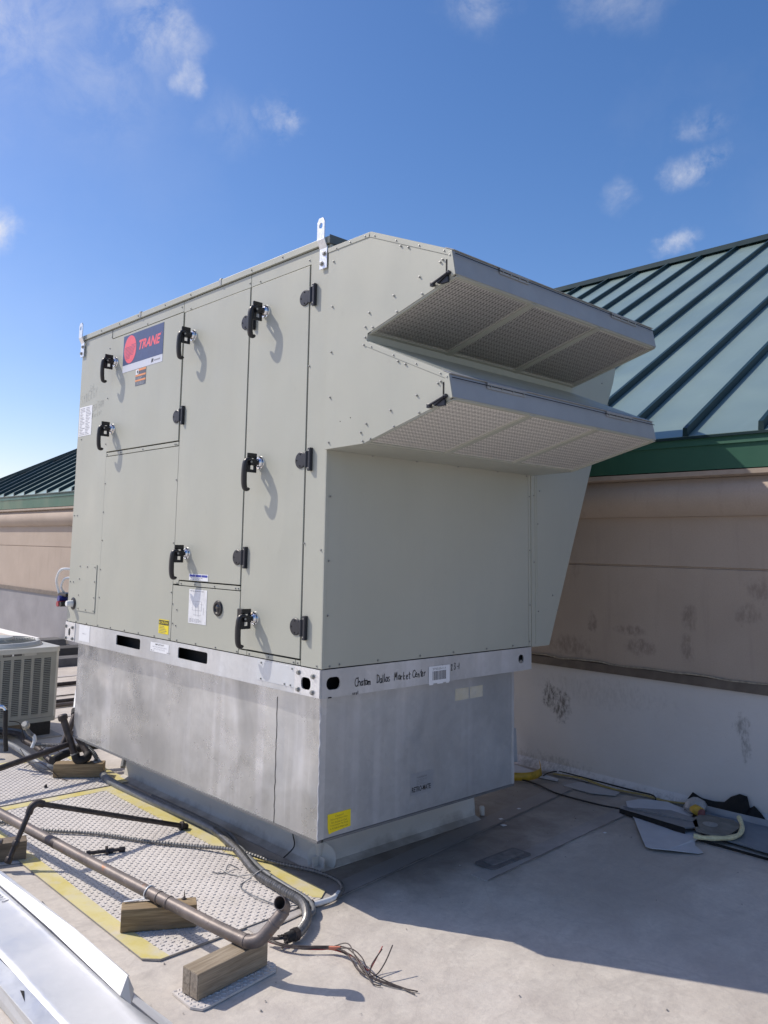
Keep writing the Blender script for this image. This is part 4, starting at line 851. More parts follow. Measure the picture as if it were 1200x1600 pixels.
cr = MB(); cr.tube(spline([(CX0 + .006, .62, .25), (CX0 - .004, .63, .20), (CX0 - .002, .60, .17), (CX0 - .008, .605, .12), (CX0 - .014, .585, .06), (CX0 - .07, .60, .012)], 6), .0035, 5); obj('loose_wire', cr, simple('thin_black_wire', (.02, .02, .02), .6), cu)

# ================================================================== WALKWAY PADS
def pad(n, x0, x1, y0, y1, label, cut, borders):
    t = thing(n, ((x0 + x1) / 2, (y0 + y1) / 2, 0), label, 'walkway pad', 'textured walkway pads')
    c = .05
    out = [(x0 + (c if 'a' in cut else 0), y0), (x1 - (c * 1.6 if 'b' in cut else 0), y0 + (.02 if 'b' in cut else 0)), (x1, y0 + (c * 1.5 if 'b' in cut else 0)), (x1, y1 - (c if 'c' in cut else 0)), (x1 - (c if 'c' in cut else 0), y1), (x0, y1), (x0, y0 + (c if 'a' in cut else 0))]
    out = [p for i, p in enumerate(out) if p != out[i - 1]]
    obj('pad_base', MB().plate(out, [], fz, .002, .008), PADM, t)
    ed = MB()
    L_ = len(out)
    for a, b in zip(out, out[1:] + out[:1]): ed.bar((a[0], a[1], .0075), (b[0], b[1], .0075), .004, .003)
    obj('edge_line', ed, simple('pad_edge', (.30, .28, .25), .8) if 'pad_edge' not in bpy.data.materials else bpy.data.materials['pad_edge'], t)
    for bx in borders: obj('yellow_border', MB().plate(bx, [], fz, .008, .0095), BORD, t)
    tr = MB(); dt = MB(); p = .0262; i = 0; rr = random.Random(4)
    yv = y0 + .02
    j = 0
    while yv < y1 - .01:
        xv = x0 + .02; i = 0
        while xv < x1 - .012:
            inb = False
            for b in borders:
                # crossing test
                ins = False
                for (ax, ay), (bx_, by_) in zip(b, b[1:] + b[:1]):
                    if (ay > yv) != (by_ > yv) and xv < (bx_ - ax) * (yv - ay) / (by_ - ay) + ax: ins = not ins
                inb = inb or ins
            corner = ('a' in cut and (xv - x0) + (yv - y0) < .06) or ('b' in cut and (x1 - xv) + (yv - y0) < .13)
            if not inb and not corner:
                a = R((8 if (i + j) % 2 else 82) + rr.uniform(-2, 2)); l = .0098; w = .0023
                d = Vector((math.cos(a), math.sin(a), 0)); s_ = Vector((-d.y, d.x, 0)); c0 = Vector((xv, yv, .008)); up = Vector((0, 0, .0030))
                bot = [c0 - d * l, c0 - d * l * .4 - s_ * w, c0 + d * l * .4 - s_ * w, c0 + d * l, c0 + d * l * .4 + s_ * w, c0 - d * l * .4 + s_ * w]
                tp_ = [c0 + (b - c0) * .62 + up for b in bot]
                tr.add(bot + tp_, [(6, 7, 8, 9, 10, 11)] + [(q, (q + 1) % 6, 6 + (q + 1) % 6, 6 + q) for q in range(6)])
                if rr.random() < .96: k_ = rr.uniform(1.04, 1.16); k2 = rr.uniform(1.0, 1.5); dt.add([c0 + Vector((0, 0, .0004)) + d * (b - c0).dot(d) * k_ + s_ * (b - c0).dot(s_) * k2 for b in bot], [(0, 1, 2, 3, 4, 5)])
            xv += p * .90; i += 1
        yv += p * .88; j += 1
    obj('tread_grime', dt, GRIME, t, kind='stuff')
    obj('tread', tr, TREAD, t, kind='stuff'); return t
pad('walkway_pad', -.765, .200, .088, 2.318, 'nearer textured walkway pad with faded yellow border, under the timber blocks and big pipe', 'ab',
    [[(-.765, .138), (-.71, .088), (-.672, .089), (-.688, .40), (-.680, 1.2), (-.684, 2.245), (.104, 2.245), (.104, .150), (.135, .115), (.20, .165), (.20, 2.318), (-.765, 2.318)][::1]])
pad('walkway_pad', -.765, .345, 2.345, 3.32, 'farther textured walkway pad with yellow edge, under the pipe fittings', 'c',
    [[(-.765, 3.22), (.25, 3.22), (.25, 2.345), (.345, 2.345), (.345, 3.27), (.30, 3.32), (-.765, 3.32)]])

# ================================================================== TIMBER BLOCKS
def block(name, c, l, w, h, rz, mat, label, nail=False, z=.0105, group='timber support blocks'):
    t = thing(name, (c[0], c[1], z), label, 'timber block', group); t.rotation_euler = (0, 0, rz)
    m = MB().box(-l / 2, l / 2, -w / 2, w / 2, 0, h); me = m.mesh('timber'); me.materials.append(mat)
    o = bpy.data.objects.new('timber', me); COL.objects.link(o); o.parent = t; bevel(o, .003)
    return t
def cap_end(t, l, w, h, mat): pass
CENT = Mat('timber_end_grain', (.3, .25, .2), .85)
_c = CENT.mix(CENT.noise(90, 4, vec=CENT.vec((.05, 1, 1))), (.20, .165, .125), (.38, .32, .25)); CENT.color(_c); CENT.bump(CENT.noise(70, 5), .4, .002); CENT = CENT.m
def endface(t, x, w, h, parts=2):
    """the sawn end: pieces with open cracks between them"""
    m = MB()
    return obj('x', m, CENT, t)
# big block under the pipe elbow, on an offcut of pad
def blk(name, p0, p1, w, h, z, mat, label, split=True):
    a = Vector((*p0, 0)); b = Vector((*p1, 0)); d = b - a; t = block(name, ((a + b) / 2).xy, d.length, w, h, math.atan2(d.y, d.x), mat, label, z=z)
    e0 = -d.length / 2 - .0006
    if split:
        m = MB()
        for ys, zs in (((-w / 2 + .004, -.002), (.004, h - .004)), ((.0015, w / 2 - .004), (h * .42, h - .004)), ((.0015, w / 2 - .004), (.004, h * .40))): m.box(e0 - .0012, e0 + .001, *ys, *zs)
        me = m.mesh('end_grain'); me.materials.append(CENT); o = bpy.data.objects.new('end_grain', me); COL.objects.link(o); o.parent = t; o['kind'] = 'stuff'
    return t
blk('timber_block', (-.770, -.222), (-.432, -.178), .090, .089, .013, WOOD_B, 'square timber block nearest the camera, carrying the bent end of the big pipe')
blk('timber_block', (-.716, .414), (-.445, .262), .080, .089, .0105, WOOD_A, 'tan timber block in the middle of the yellow bordered pad, under the big pipe', False)
blk('timber_block', (-1.02, 1.56), (-.715, 1.458), .090, .089, .0085, WOOD_C, 'brown timber block at the left picture edge beside the thin black pipe', False)
blk('timber_block', (-.02, 2.77), (.250, 2.575), .095, .089, .0105, WOOD_A, 'split timber block under the black pipe fittings, by the adapter corner', False)
def offcut(pts, z, label, treads=True):
    t = thing('pad_offcut', (sum(p[0] for p in pts) / len(pts), sum(p[1] for p in pts) / len(pts), 0), label, 'pad offcut')
    obj('base', MB().plate(pts, [], fz, .002, z), PADM, t)
    tr = MB(); xs = [p[0] for p in pts]; ys = [p[1] for p in pts]; j = 0; yv = min(ys) + .012
    while yv < max(ys) - .008:
        xv = min(xs) + .012; i = 0
        while xv < max(xs) - .008:
            ins = False
            for (ax, ay), (bx_, by_) in zip(pts, pts[1:] + pts[:1]):
                if (ay > yv) != (by_ > yv) and xv < (bx_ - ax) * (yv - ay) / (by_ - ay) + ax: ins = not ins
            if ins:
                a = R(50 + (90 if (i + j) % 2 else 0)); d = Vector((math.cos(a), math.sin(a), 0)) * .0088; s_ = Vector((-d.y, d.x, 0)) * .34; c0 = Vector((xv, yv, z)); up = Vector((0, 0, .0026))
                bot = [c0 - d, c0 - d * .4 - s_, c0 + d * .4 - s_, c0 + d, c0 + d * .4 + s_, c0 - d * .4 + s_]; tr.add(bot + [c0 + (b - c0) * .62 + up for b in bot], [(6, 7, 8, 9, 10, 11)] + [(q, (q + 1) % 6, 6 + (q + 1) % 6, 6 + q) for q in range(6)])
            xv += .0155; i += 1
        yv += .021; j += 1
    obj('tread', tr, TREAD, t, kind='stuff')
offcut([(-.800, -.150), (-.800, -.275), (-.775, -.312), (-.745, -.312), (-.420, -.268), (-.395, -.235), (-.39, -.155), (-.43, -.12)], .010, 'small offcut of treaded pad beneath the nearest timber block')
offcut([(-1.06, 1.62), (-1.08, 1.50), (-.72, 1.385), (-.690, 1.41), (-.67, 1.52), (-.70, 1.56)], .0075, 'dark offcut of pad beneath the left edge timber block')

# ================================================================== PIPES
bp = thing('bent_steel_pipe', (-.6, .6, .12), 'long weathered steel pipe with a two-bend open end, resting on the timber blocks', 'steel pipe')
RP = .0245; zc = .013 + .089 + RP
st_ = [(-.790, 2.45, zc + .012), (-.727, 1.80, zc + .008), (-.650, .95, zc + .003), (-.553, -.02, zc)]
obj('pipe', MB().tube([Vector(a) for a in st_], RP, 18, True), PIPE, bp, True)
bend = spline([(-.553, -.02, zc), (-.530, -.190, zc), (-.523, -.238, zc + .004), (-.502, -.275, zc + .022), (-.478, -.298, zc + .058), (-.458, -.312, zc + .088), (-.438, -.320, zc + .112), (-.432, -.322, zc + .132), (-.446, -.328, zc + .150), (-.466, -.338, zc + .160)], 7)
obj('elbow', MB().hollow(bend, RP * 1.0, .003, 18), PIPE, bp, True)
rg = MB()
for f in (.20, .245): pass
def ring_at(path, i, r, wv=.006, n=18):
    a = Vector(path[i]); b = Vector(path[i + 1]); d = (b - a).normalized(); return MB().tube([a - d * wv, a - d * wv * .6, a + d * wv * .6, a + d * wv], r, n, True, [r * .96, r, r, r * .96])
for i, k in ((10, 1.09), (32, 1.08), (43, 1.07)): obj('weld', ring_at(bend, i, RP * k, .004), PIPE, bp, True)
for fy_ in (.33, .26, .88, 1.20): 
    f_ = (fy_ + .02) / (.95 + .02) if fy_ < .95 else None
    a = Vector(st_[3]).lerp(Vector(st_[2]), f_) if f_ else Vector(st_[2]).lerp(Vector(st_[1]), (fy_ - .95) / .85); d = Vector(st_[2]) - Vector(st_[3])
    obj('coupling', ring_at([a, a + d], 0, RP * (1.12 if fy_ < .5 else 1.04), .006 if fy_ < .5 else .018), PIPE if fy_ != 1.20 else PIPEB, bp, True)
ws = MB(); a = Vector(st_[3]).lerp(Vector(st_[2]), (.40 + .02) / .97)
ws.tube([a + Vector((math.cos(t) * (RP + .002), .004 * math.sin(t * 2), math.sin(t) * (RP + .002))) for t in [k * PI / 8 for k in range(17)]], .0032, 6)
ws.bar(a + Vector((-.02, .0, -.020)), a + Vector((-.100, .036, -.0225)), .010, .002); setp(obj('plastic_tie', ws, PVCW), 'white plastic strap looped round the big pipe on the tan timber block', 'strap')

gp = thing('black_gas_pipe', (-.3, 1.35, 0), 'thin black iron pipe with a raised elbow, leaning across the yellow bordered pad', 'iron pipe')
elb = Vector((-.735, 1.352, .300)); far = Vector((.105, 1.30, .030)); low = Vector((-.850, 1.330, .055))
rb_ = .0135
obj('long_leg', MB().tube([elb + (far - elb).normalized() * .03, far], rb_, 12), PIPEB, gp, True)
obj('short_leg', MB().tube([elb + (low - elb).normalized() * .03, low], rb_, 12), PIPEB, gp, True)
d1_ = (far - elb).normalized(); d2_ = (low - elb).normalized()
obj('pipe_elbow', MB().tube(spline([elb + d1_ * .055, elb + d1_ * .05, elb + d1_ * .02 , elb + d2_ * .02, elb + d2_ * .05, elb + d2_ * .055], 4), rb_ * 1.35, 12), PIPEB, gp, True)
def fit(parent, p, d, r, l): obj('fitting', MB().tube([Vector(p) - Vector(d) * l / 2, Vector(p) - Vector(d) * l * .3, Vector(p) + Vector(d) * l * .3, Vector(p) + Vector(d) * l / 2], r, 8, True, [r * .85, r, r, r * .85]), PIPEB, parent, True, angle=25)
fit(gp, far, d1_, rb_ * 1.9, .02); fit(gp, far + d1_ * .022, d1_, rb_ * 1.35, .03); fit(gp, elb.lerp(low, .72), d2_, rb_ * 1.45, .03); fit(gp, low, d2_, rb_ * 1.4, .03)
setp(obj('branch_pipe', MB().tube([Vector((-.86, 1.40, .125)), Vector((-1.15, 1.62, .150))], .014, 12), PIPE, None, True), 'short steel pipe stub lying over the left edge timber block', 'pipe stub')

fb = thing('long_black_pipe', (-.3, 2.6, .1), 'long straight black pipe slanting in from the left above the farther pad', 'black pipe')
obj('pipe', MB().tube([Vector((-.98, 2.44, .120)), Vector((.035, 2.70, .225))], .019, 14), PIPEB, fb, True)
rs = thing('black_riser', (.07, 2.68, .1), 'upright black pipe with a capped top and elbow, standing on the split timber block', 'pipe riser')
obj('riser', MB().tube([Vector((.08, 2.66, .130)), Vector((.045, 2.70, .26)), Vector((.005, 2.74, .40))], .024, 14), PIPEB, rs, True)
obj('cap', MB().tube([Vector((.008, 2.737, .385)), Vector((.006, 2.739, .392)), Vector((.001, 2.744, .418)), Vector((.0, 2.745, .424))], .03, 12, True, [.029, .033, .032, .024]), PIPEB, rs, True)
obj('elbow', MB().tube(spline([(.075, 2.665, .16), (.085, 2.655, .128), (.115, 2.64, .122), (.150, 2.64, .135), (.165, 2.66, .150)], 5), .029, 12), RUBBER, rs, True)
obj('branch', MB().tube(spline([(.165, 2.66, .15), (.15, 2.74, .21), (.115, 2.80, .29)], 5), .023, 12), PIPEB, rs, True)
obj('clamp', MB().tube([Vector((.0715, 2.671, .158)), Vector((.069, 2.673, .168))], .028, 14), STEEL, rs, True)
v2 = thing('insulated_riser', (.16, 2.9, .1), 'second dark pipe behind the capped riser, ending in a white pipe', 'pipe riser')
obj('dark_pipe', MB().tube(spline([(.06, 2.86, .17), (.10, 2.88, .24), (.165, 2.92, .35), (.185, 2.95, .385)], 5), .022, 12), PIPEB, v2, True)
obj('collar', MB().tube([Vector((.178, 2.935, .372)), Vector((.192, 2.96, .40))], .028, 12), RUBBER, v2, True)
obj('white_pipe', MB().tube([Vector((.192, 2.96, .395)), Vector((.245, 3.06, .50)), Vector((.33, 3.2, .60))], .018, 12), PVCW, v2, True)

bx_ = thing('black_foam_sleeve', (.3, 2.8, .1), 'thick black foam pipe sleeve lying behind the split timber block', 'pipe insulation')
obj('sleeve', MB().tube(spline([(-.02, 2.82, .10), (.08, 2.86, .12), (.24, 2.86, .15), (.42, 2.80, .16), (.52, 2.70, .15)], 6), .028, 14), RUBBER, bx_, True)
obj('grey_tube', MB().tube(spline([(.20, 2.92, .19), (.30, 2.90, .215), (.40, 2.84, .215)], 5), .019, 12), LTG, bx_, True)
t = thing('cable_connector', (.2, 2.65, .1), 'ribbed grey cable connector curving down onto the split timber block', 'connector')
cc_ = resample(spline([(.16, 2.72, .20), (.185, 2.68, .175), (.205, 2.64, .145), (.215, 2.62, .115)], 8), .006)
obj('ribbed_body', MB().tube(cc_, .016, 12, True, [.017 if i % 2 else .013 for i in range(len(cc_))]), LTG, t)
obj('flange', MB().lathe([(.03, 0), (.028, .004), (.018, .008)], (.215, 2.615, .102), (0, -.2, 1), 10), STEEL, t)

# ---- line sets under the condenser
for i, (pts, r, mt, lb) in enumerate([
    ([(-.75, 4.3, .08), (-.10, 3.74, .075), (-.03, 3.58, .070), (-.040, 3.27, .070), (-.055, 3.04, .065), (-.03, 2.88, .05), (.06, 2.80, .04)], .021, LTG, 'thick grey conduit sweeping round below the condensing unit'),
    ([(-.70, 4.35, .12), (.03, 3.86, .105), (.05, 3.5, .098), (.045, 3.22, .095), (.02, 2.95, .07), (.05, 2.80, .045)], .020, PIPEB, 'dark insulated line set running from the condensing unit to the timber block'),
    ([(-.6, 4.5, .1), (.10, 3.95, .10), (.12, 3.6, .085), (.10, 3.3, .075), (.06, 3.05, .07), (.02, 2.9, .06)], .013, LTG, 'thin grey tube alongside the dark line set')]):
    setp(obj('line_set', MB().tube(spline(pts, 8), r, 12), mt, None, True, origin=None), lb, 'line set', 'line sets below the condenser')
fl = resample(spline([(-.02, 3.20, .14), (.06, 3.10, .145), (.15, 2.98, .15), (.24, 2.86, .16), (.33, 2.80, .17)], 10), .006)
setp(obj('flex_conduit', MB().tube(fl, .013, 12, True, [.0145 if i % 2 else .0115 for i in range(len(fl))]), FLEX), 'short flexible steel conduit behind the capped black riser', 'flex conduit')
jb = thing('conduit_elbow', (-.03, 3.2, .1), 'small grey conduit body with a white bent tube, in front of the condensing unit', 'conduit fitting')
obj('body', MB().lathe([(.026, 0), (.030, .006), (.030, .03), (.020, .042)], (-.065, 3.2, .272), (-.6, -.5, .6), 10), STEEL, jb, True, angle=30)
fl = resample(spline([(-.068, 3.2, .29), (-.055, 3.2, .245), (-.03, 3.2, .215), (-.012, 3.19, .200)], 8), .006)
obj('ribbed_neck', MB().tube(fl, .016, 10, True, [.017 if i % 2 else .013 for i in range(len(fl))]), FLEX, jb)
obj('white_tube', MB().tube(spline([(-.02, 3.2, .205), (-.006, 3.19, .195), (-.006, 3.18, .16), (-.022, 3.18, .12)], 6), .014, 12), PVCW, jb, True)
obj('black_post', MB().tube([Vector((-.222, 3.2, .405)), Vector((-.214, 3.2, .24)), Vector((-.20, 3.2, .12))], .016, 10), RUBBER, jb, True)
obj('post_arm', MB().tube(spline([(-.222, 3.2, .405), (-.245, 3.22, .43), (-.34, 3.3, .44)], 5), .012, 10), CHROME, jb, True)
cw = MB(); cw.tube(spline([(-.20, 3.18, .33), (-.13, 3.17, .31), (-.10, 3.17, .24), (-.09, 3.16, .17)], 6), .0035, 6)
obj('black_cable', cw, RUBBER, jb)
lw = []
for k, (a, b, c) in enumerate([((.0, 3.1, .10), (.03, 2.98, .17), (.08, 2.86, .10)), ((-.16, 2.95, .05), (-.12, 2.80, .11), (-.02, 2.70, .02)), ((-.10, 3.2, .12), (-.06, 3.0, .015), (.0, 2.60, .014)), ((.13, 3.0, .28), (.20, 2.9, .20), (.25, 2.8, .17)), ((.17, 3.02, .29), (.24, 2.9, .22), (.29, 2.8, .17))]):
    setp(obj('loose_cable', MB().tube(spline([a, b, c], 8), .0028, 6), WIREB), ('looped thin black wire below the condensing unit', 'thin black wire crossing the long black pipe', 'thin black wire trailing over the farther pad', 'thin black wire dropping beside the adapter edge', 'thin black wire nearest the adapter bottom edge')[k], 'wire', 'loose wires by the fittings')
setp(obj('pvc_stub', MB().tube([Vector((-.62, 3.50, .085)), Vector((-.22, 3.55, .075)), Vector((-.16, 3.53, .072))], .024, 12), PVCW, None, True), 'white plastic pipe stub at the left edge, below the condensing unit', 'plastic pipe')
setp(obj('pipe_stub', MB().tube([Vector((.35, 2.62, .205)), Vector((.42, 2.60, .13)), Vector((.38, 2.55, .05))], .020, 12), LTG, None, True), 'short grey pipe bend emerging below the adapter corner', 'pipe stub')

# ---- conduits along the curb
def conduit(pts, r, mat, name, label, cat, ribbed=True, step=.0085):
    P_ = resample(spline(pts, 14), step if ribbed else .03)
    m = MB().tube(P_, r, 14, True, [r * (1.0 if i % 2 else .78) for i in range(len(P_))] if ribbed else None)
    return setp(obj(name, m, mat, None, not ribbed), label, cat)
main = [(.30, 2.80, .03), (.203, 2.45, .030), (.196, 1.95, .030), (.213, 1.50, .030), (.212, 1.13, .030), (.135, .80, .034), (.036, .486, .032), (.012, .26, .034), (-.004, .09, .036), (-.085, -.045, .032), (-.185, -.118, .030), (-.235, -.125, .030)]
conduit(main[4:], .0215, FLEX, 'flex_conduit', 'thick ribbed steel conduit curving over the yellow border to its cut end', 'flex conduit')
conduit([(.35, 2.9, .03)] + [(x + .004, y, .026) for x, y, z in main[1:5]] + [(.165, .90, .026)], .024, LTG, 'grey_hose', 'thick grey hose lying along the foot of the roof curb', 'hose', False)
conduit([(.250, 1.9, .028), (.262, 1.40, .026), (.250, 1.05, .026), (.175, .82, .026), (.085, .50, .028), (.058, .27, .028), (.040, .10, .030), (.000, .01, .026), (-.05, -.02, .026)], .0115, LTG, 'grey_tube', 'slim grey tube running beside the thick ribbed conduit', 'tube', False)
conduit([(-1.1, 2.05, .02), (-.66, 2.02, .022), (-.53, 1.76, .022), (-.311, 1.505, .022), (-.151, 1.226, .022), (0.0, 1.015, .022), (.117, .775, .040), (.204, .558, .022), (.285, .365, .020), (.305, .21, .020), (.262, .11, .020), (.19, .065, .018), (.155, .06, .018)], .0105, FLEX, 'flex_conduit', 'thin armoured conduit snaking across both pads to the shadow', 'flex conduit')
conduit([(.215, .085, .02), (.15, .055, .02), (.07, .06, .020), (.035, .068, .020)], .0115, PVCW, 'white_tube_end', 'pale tube end lying at the tip of the yellow border', 'tube', False)
cx = thing('conduit_connector', (.01, .07, .02), 'small black connector on the pale tube end by the yellow border tip', 'connector')
obj('nut', MB().tube([Vector((.045, .066, .020)), Vector((.02, .075, .020))], .019, 6), PIPEB, cx); obj('body', MB().tube([Vector((.02, .075, .02)), Vector((-.015, .085, .02))], .014, 10), STEEL, cx); obj('lever', MB().bar((.02, .075, .034), (.005, .11, .045), .008, .004), STEEL, cx)
cx = thing('conduit_connector', (-.25, -.12, .02), 'dark clamp fitting at the cut end of the thick ribbed conduit', 'connector')
obj('nut', MB().tube([Vector((-.200, -.122, .030)), Vector((-.225, -.126, .030))], .026, 8), PIPEB, cx); obj('sleeve', MB().tube([Vector((-.225, -.126, .03)), Vector((-.262, -.128, .03))], .021, 12), RUBBER, cx, True)
for k in range(4):
    a = .5 + k * 1.3; obj('prong', MB().bar((-.262, -.128 + .016 * math.cos(a), .03 + .016 * math.sin(a)), (-.292, -.132 + .024 * math.cos(a), .03 + .026 * math.sin(a)), .008, .003), PIPEB, cx)

# ---- cut wires with splayed ends
wb = thing('wire_bundle', (-.2, -.35, .02), 'bundle of cut wires splaying out on the bare deck near the pipe elbow', 'wires')
rr = random.Random(21)
trunk = [(-.262, -.128, .032), (-.300, -.100, .030), (-.322, -.075, .026), (-.300, -.150, .022), (-.255, -.215, .022), (-.200, -.262, .022), (-.160, -.300, .022)]
ends = [[(-.14, -.38, .045), (-.165, -.47, .055), (-.178, -.53, .03), (-.155, -.60, .012), (-.128, -.690, .008)], [(-.15, -.40, .03), (-.180, -.49, .022), (-.185, -.54, .014), (-.16, -.62, .008), (-.108, -.714, .006)], [(-.14, -.38, .02), (-.160, -.46, .03), (-.165, -.51, .02), (-.130, -.505, .035), (-.075, -.495, .075)],
        [(-.135, -.36, .055), (-.17, -.45, .04), (-.185, -.53, .02), (-.15, -.515, .04), (-.082, -.500, .068)], [(-.15, -.37, .03), (-.188, -.48, .015), (-.178, -.555, .022), (-.130, -.560, .05), (-.070, -.545, .095)], [(-.14, -.36, .04), (-.17, -.47, .04), (-.19, -.53, .02), (-.20, -.57, .008), (-.185, -.60, .006)], [(-.15, -.38, .02), (-.19, -.50, .02), (-.17, -.58, .012), (-.14, -.65, .008), (-.13, -.72, .006)]]
for i, en in enumerate(ends):
    off = Vector((rr.uniform(-.007, .007), rr.uniform(-.006, .006), rr.uniform(-.006, .006)))
    pth = [Vector(p) + off * (.4 if k < 2 else 1) + Vector((rr.uniform(-.005, .005), rr.uniform(-.005, .005), 0)) for k, p in enumerate(trunk)] + [Vector(p) for p in en]
    obj('wire', MB().tube(spline(pth, 7), .0024, 6), WIREB if i not in (2,) else WIRER, wb, True)
obj('red_tape', MB().tube([Vector((-.170, -.290, .024)), Vector((-.145, -.330, .030))], .008, 8), COPPER, wb, True)
for pts, lb in (([(.03, .63, .012), (-.01, .66, .030), (-.055, .63, .012), (-.10, .665, .014)], 'frayed grey strand by the conduit, farthest up the pad'),
                ([(.05, .50, .030), (.0, .47, .040), (-.02, .55, .014), (-.045, .60, .013), (-.05, .66, .02)], 'frayed grey strand curling off the ribbed conduit mid pad'),
                ([(.07, .42, .05), (.03, .44, .060), (-.03, .48, .013), (-.075, .46, .013), (-.10, .42, .014)], 'frayed grey strand where the conduit crosses the yellow border')):
    setp(obj('frayed_strand', MB().tube(spline(pts, 6), .0026, 5), LTG), lb, 'strand', 'frayed strands by the conduit')
setp(obj('frayed_strand', MB().tube(spline([(-.10, .42, .014), (-.11, .30, .020), (-.075, .17, .014), (-.03, .12, .016), (.015, .10, .02)], 8), .003, 5), LTG), 'long thin strand looping over the pad to the border tip', 'strand')

# ---- threaded rod bolt on the pad
bt = thing('pipe_nipple', (-.38, 1.23, .01), 'short dark threaded nipple with a flange lying on the nearer pad', 'pipe nipple')
A_ = Vector((-.470, 1.262, .022)); B_ = Vector((-.300, 1.200, .022)); D_ = (B_ - A_).normalized()
obj('rod', MB().tube([A_, B_], .009, 10), PIPEB, bt, True); obj('end_nut', MB().tube([A_ - D_ * .008, A_ + D_ * .012], .0135, 6), PIPEB, bt); obj('flange', MB().tube([A_.lerp(B_, .48), A_.lerp(B_, .55)], .026, 8), PIPEB, bt); obj('nut', MB().tube([A_.lerp(B_, .58), A_.lerp(B_, .70)], .014, 6), PIPEB, bt); obj('thread_end', MB().tube([A_.lerp(B_, .86), B_ + D_ * .006], .0125, 10), PIPEB, bt)
nl = MB().lathe([(.012, 0), (.010, .004), (.003, .006), (.0012, .034), (.0003, .038)], (-.478, .310, .100), (0.05, 0, 1), 6); setp(obj('spike', nl, PIPEB), 'small upright spike on the tan timber block beside the big pipe', 'spike')
dbm = MB().lathe([(.012, 0), (.009, .012), (.004, .02)], (-.17, 2.55, .009), (.2, .1, 1), 6); setp(obj('small_cap', dbm, PIPEB), 'tiny dark cap dropped on the farther pad', 'cap')

# ================================================================== CONDENSING UNIT
cd = thing('condensing_unit', (.12, 4.38, .11), 'old grey-beige condensing unit with louvred sides standing at the left edge', 'condenser')
cx0, cx1, cy0, cy1, cz0, cz1 = -.262, .500, 4.0, 4.76, .118, .716
obj('base_pan', MB().plate(rrect(cx0 - .004, cx1 + .004, cy0 - .004, cy1, .05), [], fz, cz0, cz0 + .035), CONDP, cd)
cabm = MB().plate(rrect(cx0 + .006, cx1 - .006, cy0 + .008, cy1 - .01, .045), [], fz, cz0 + .036, cz1 - .02); obj('coil_core', cabm, DARK, cd)
# front sheet with five columns of pressed slots
cols = [(-.262 + .049 + .0, 5)]
pitch = .0835; cw_ = .058; z_lo, z_hi = .185, .640
outer = [(cx0 + .05, cz0 + .037), (cx1 - .03, cz0 + .037), (cx1 - .03, cz1 - .002), (cx0 + .05, cz1 - .002)]
xcols = [cx1 - .075 - cw_ - pitch * i for i in range(7)]
fr = MB(); zs = [z_lo, z_hi]
fr.box(cx0 + .03, cx1 - .03, cy0, cy0 + .006, cz0 + .037, z_lo); fr.box(cx0 + .03, cx1 - .03, cy0, cy0 + .006, z_hi, cz1 - .002)
xs_ = sorted(xcols); edges = [cx0 + .03] + [q for x in xs_ for q in (x, x + cw_)] + [cx1 - .03]
for i in range(0, len(edges), 2): 
    if edges[i + 1] > edges[i]: fr.box(edges[i], edges[i + 1], cy0, cy0 + .006, z_lo, z_hi)
obj('front_sheet', fr, CONDP, cd, kind='stuff')
for x in xs_:
    m = MB(); n = 31; dz = (z_hi - z_lo) / n
    for j in range(n):
        z = z_lo + j * dz
        m.prism([(cy0 - .005, z), (cy0 + .003, z + dz * .52), (cy0 + .006, z + dz * .52), (cy0 - .001, z - .001)], fx, x - .001, x + cw_ + .001)
    obj('louvre_bank', m, CONDP, cd, kind='stuff')
def quarter(cx, cy, r, a0, a1, z0, z1, nm, mat): 
    pts = [(cx + r * math.cos(R(a0 + (a1 - a0) * k / 6)), cy + r * math.sin(R(a0 + (a1 - a0) * k / 6))) for k in range(7)]; pts += [(cx + (r - .004) * math.cos(R(a1 + (a0 - a1) * k / 6)), cy + (r - .004) * math.sin(R(a1 + (a0 - a1) * k / 6))) for k in range(7)]
    obj(nm, MB().plate(pts, [], fz, z0, z1), mat, cd, True)
quarter(cx1 - .03, cy0 + .03, .031, 270, 360, cz0 + .037, cz1 - .002, 'corner_post', CONDL); quarter(cx0 + .03, cy0 + .03, .031, 180, 270, cz0 + .037, cz1 - .002, 'corner_post', CONDP)  # right post takes the lighter beige: its sunlit edge is put into the colour
sd2 = MB().box(cx0, cx0 + .006, cy0 + .03, cy1 - .03, cz0 + .037, z_lo); sd2.box(cx0, cx0 + .006, cy0 + .03, cy1 - .03, z_hi, cz1 - .002)
for i in range(7): y_ = cy0 + .05 + i * .0985; sd2.box(cx0, cx0 + .006, y_ - .018, y_ + .018, z_lo, z_hi)
obj('side_sheet', sd2, CONDP, cd, kind='stuff')
m = MB()
for j in range(31):
    z = z_lo + j * (z_hi - z_lo) / 31; m.prism([(cx0 - .003, z), (cx0 + .005, z + .010), (cx0 + .008, z + .010), (cx0, z - .001)], fy, cy0 + .05, cy1 - .06)
obj('louvre_bank', m, CONDP, cd, kind='stuff'); obj('far_sheet', MB().box(cx1 - .006, cx1, cy0 + .03, cy1 - .02, cz0 + .037, cz1 - .002), CONDP, cd); obj('rear_sheet', MB().box(cx0, cx1, cy1 - .02, cy1 - .01, cz0 + .037, cz1 - .002), CONDP, cd)
FCX, FCY = (cx0 + cx1) / 2, (cy0 + cy1) / 2
obj('top_panel', MB().plate(rrect(cx0 - .008, cx1 + .008, cy0 - .008, cy1, .05), [circ(FCX, FCY, .30, 40)], fz, cz1 - .004, cz1 + .012), CONDL, cd)
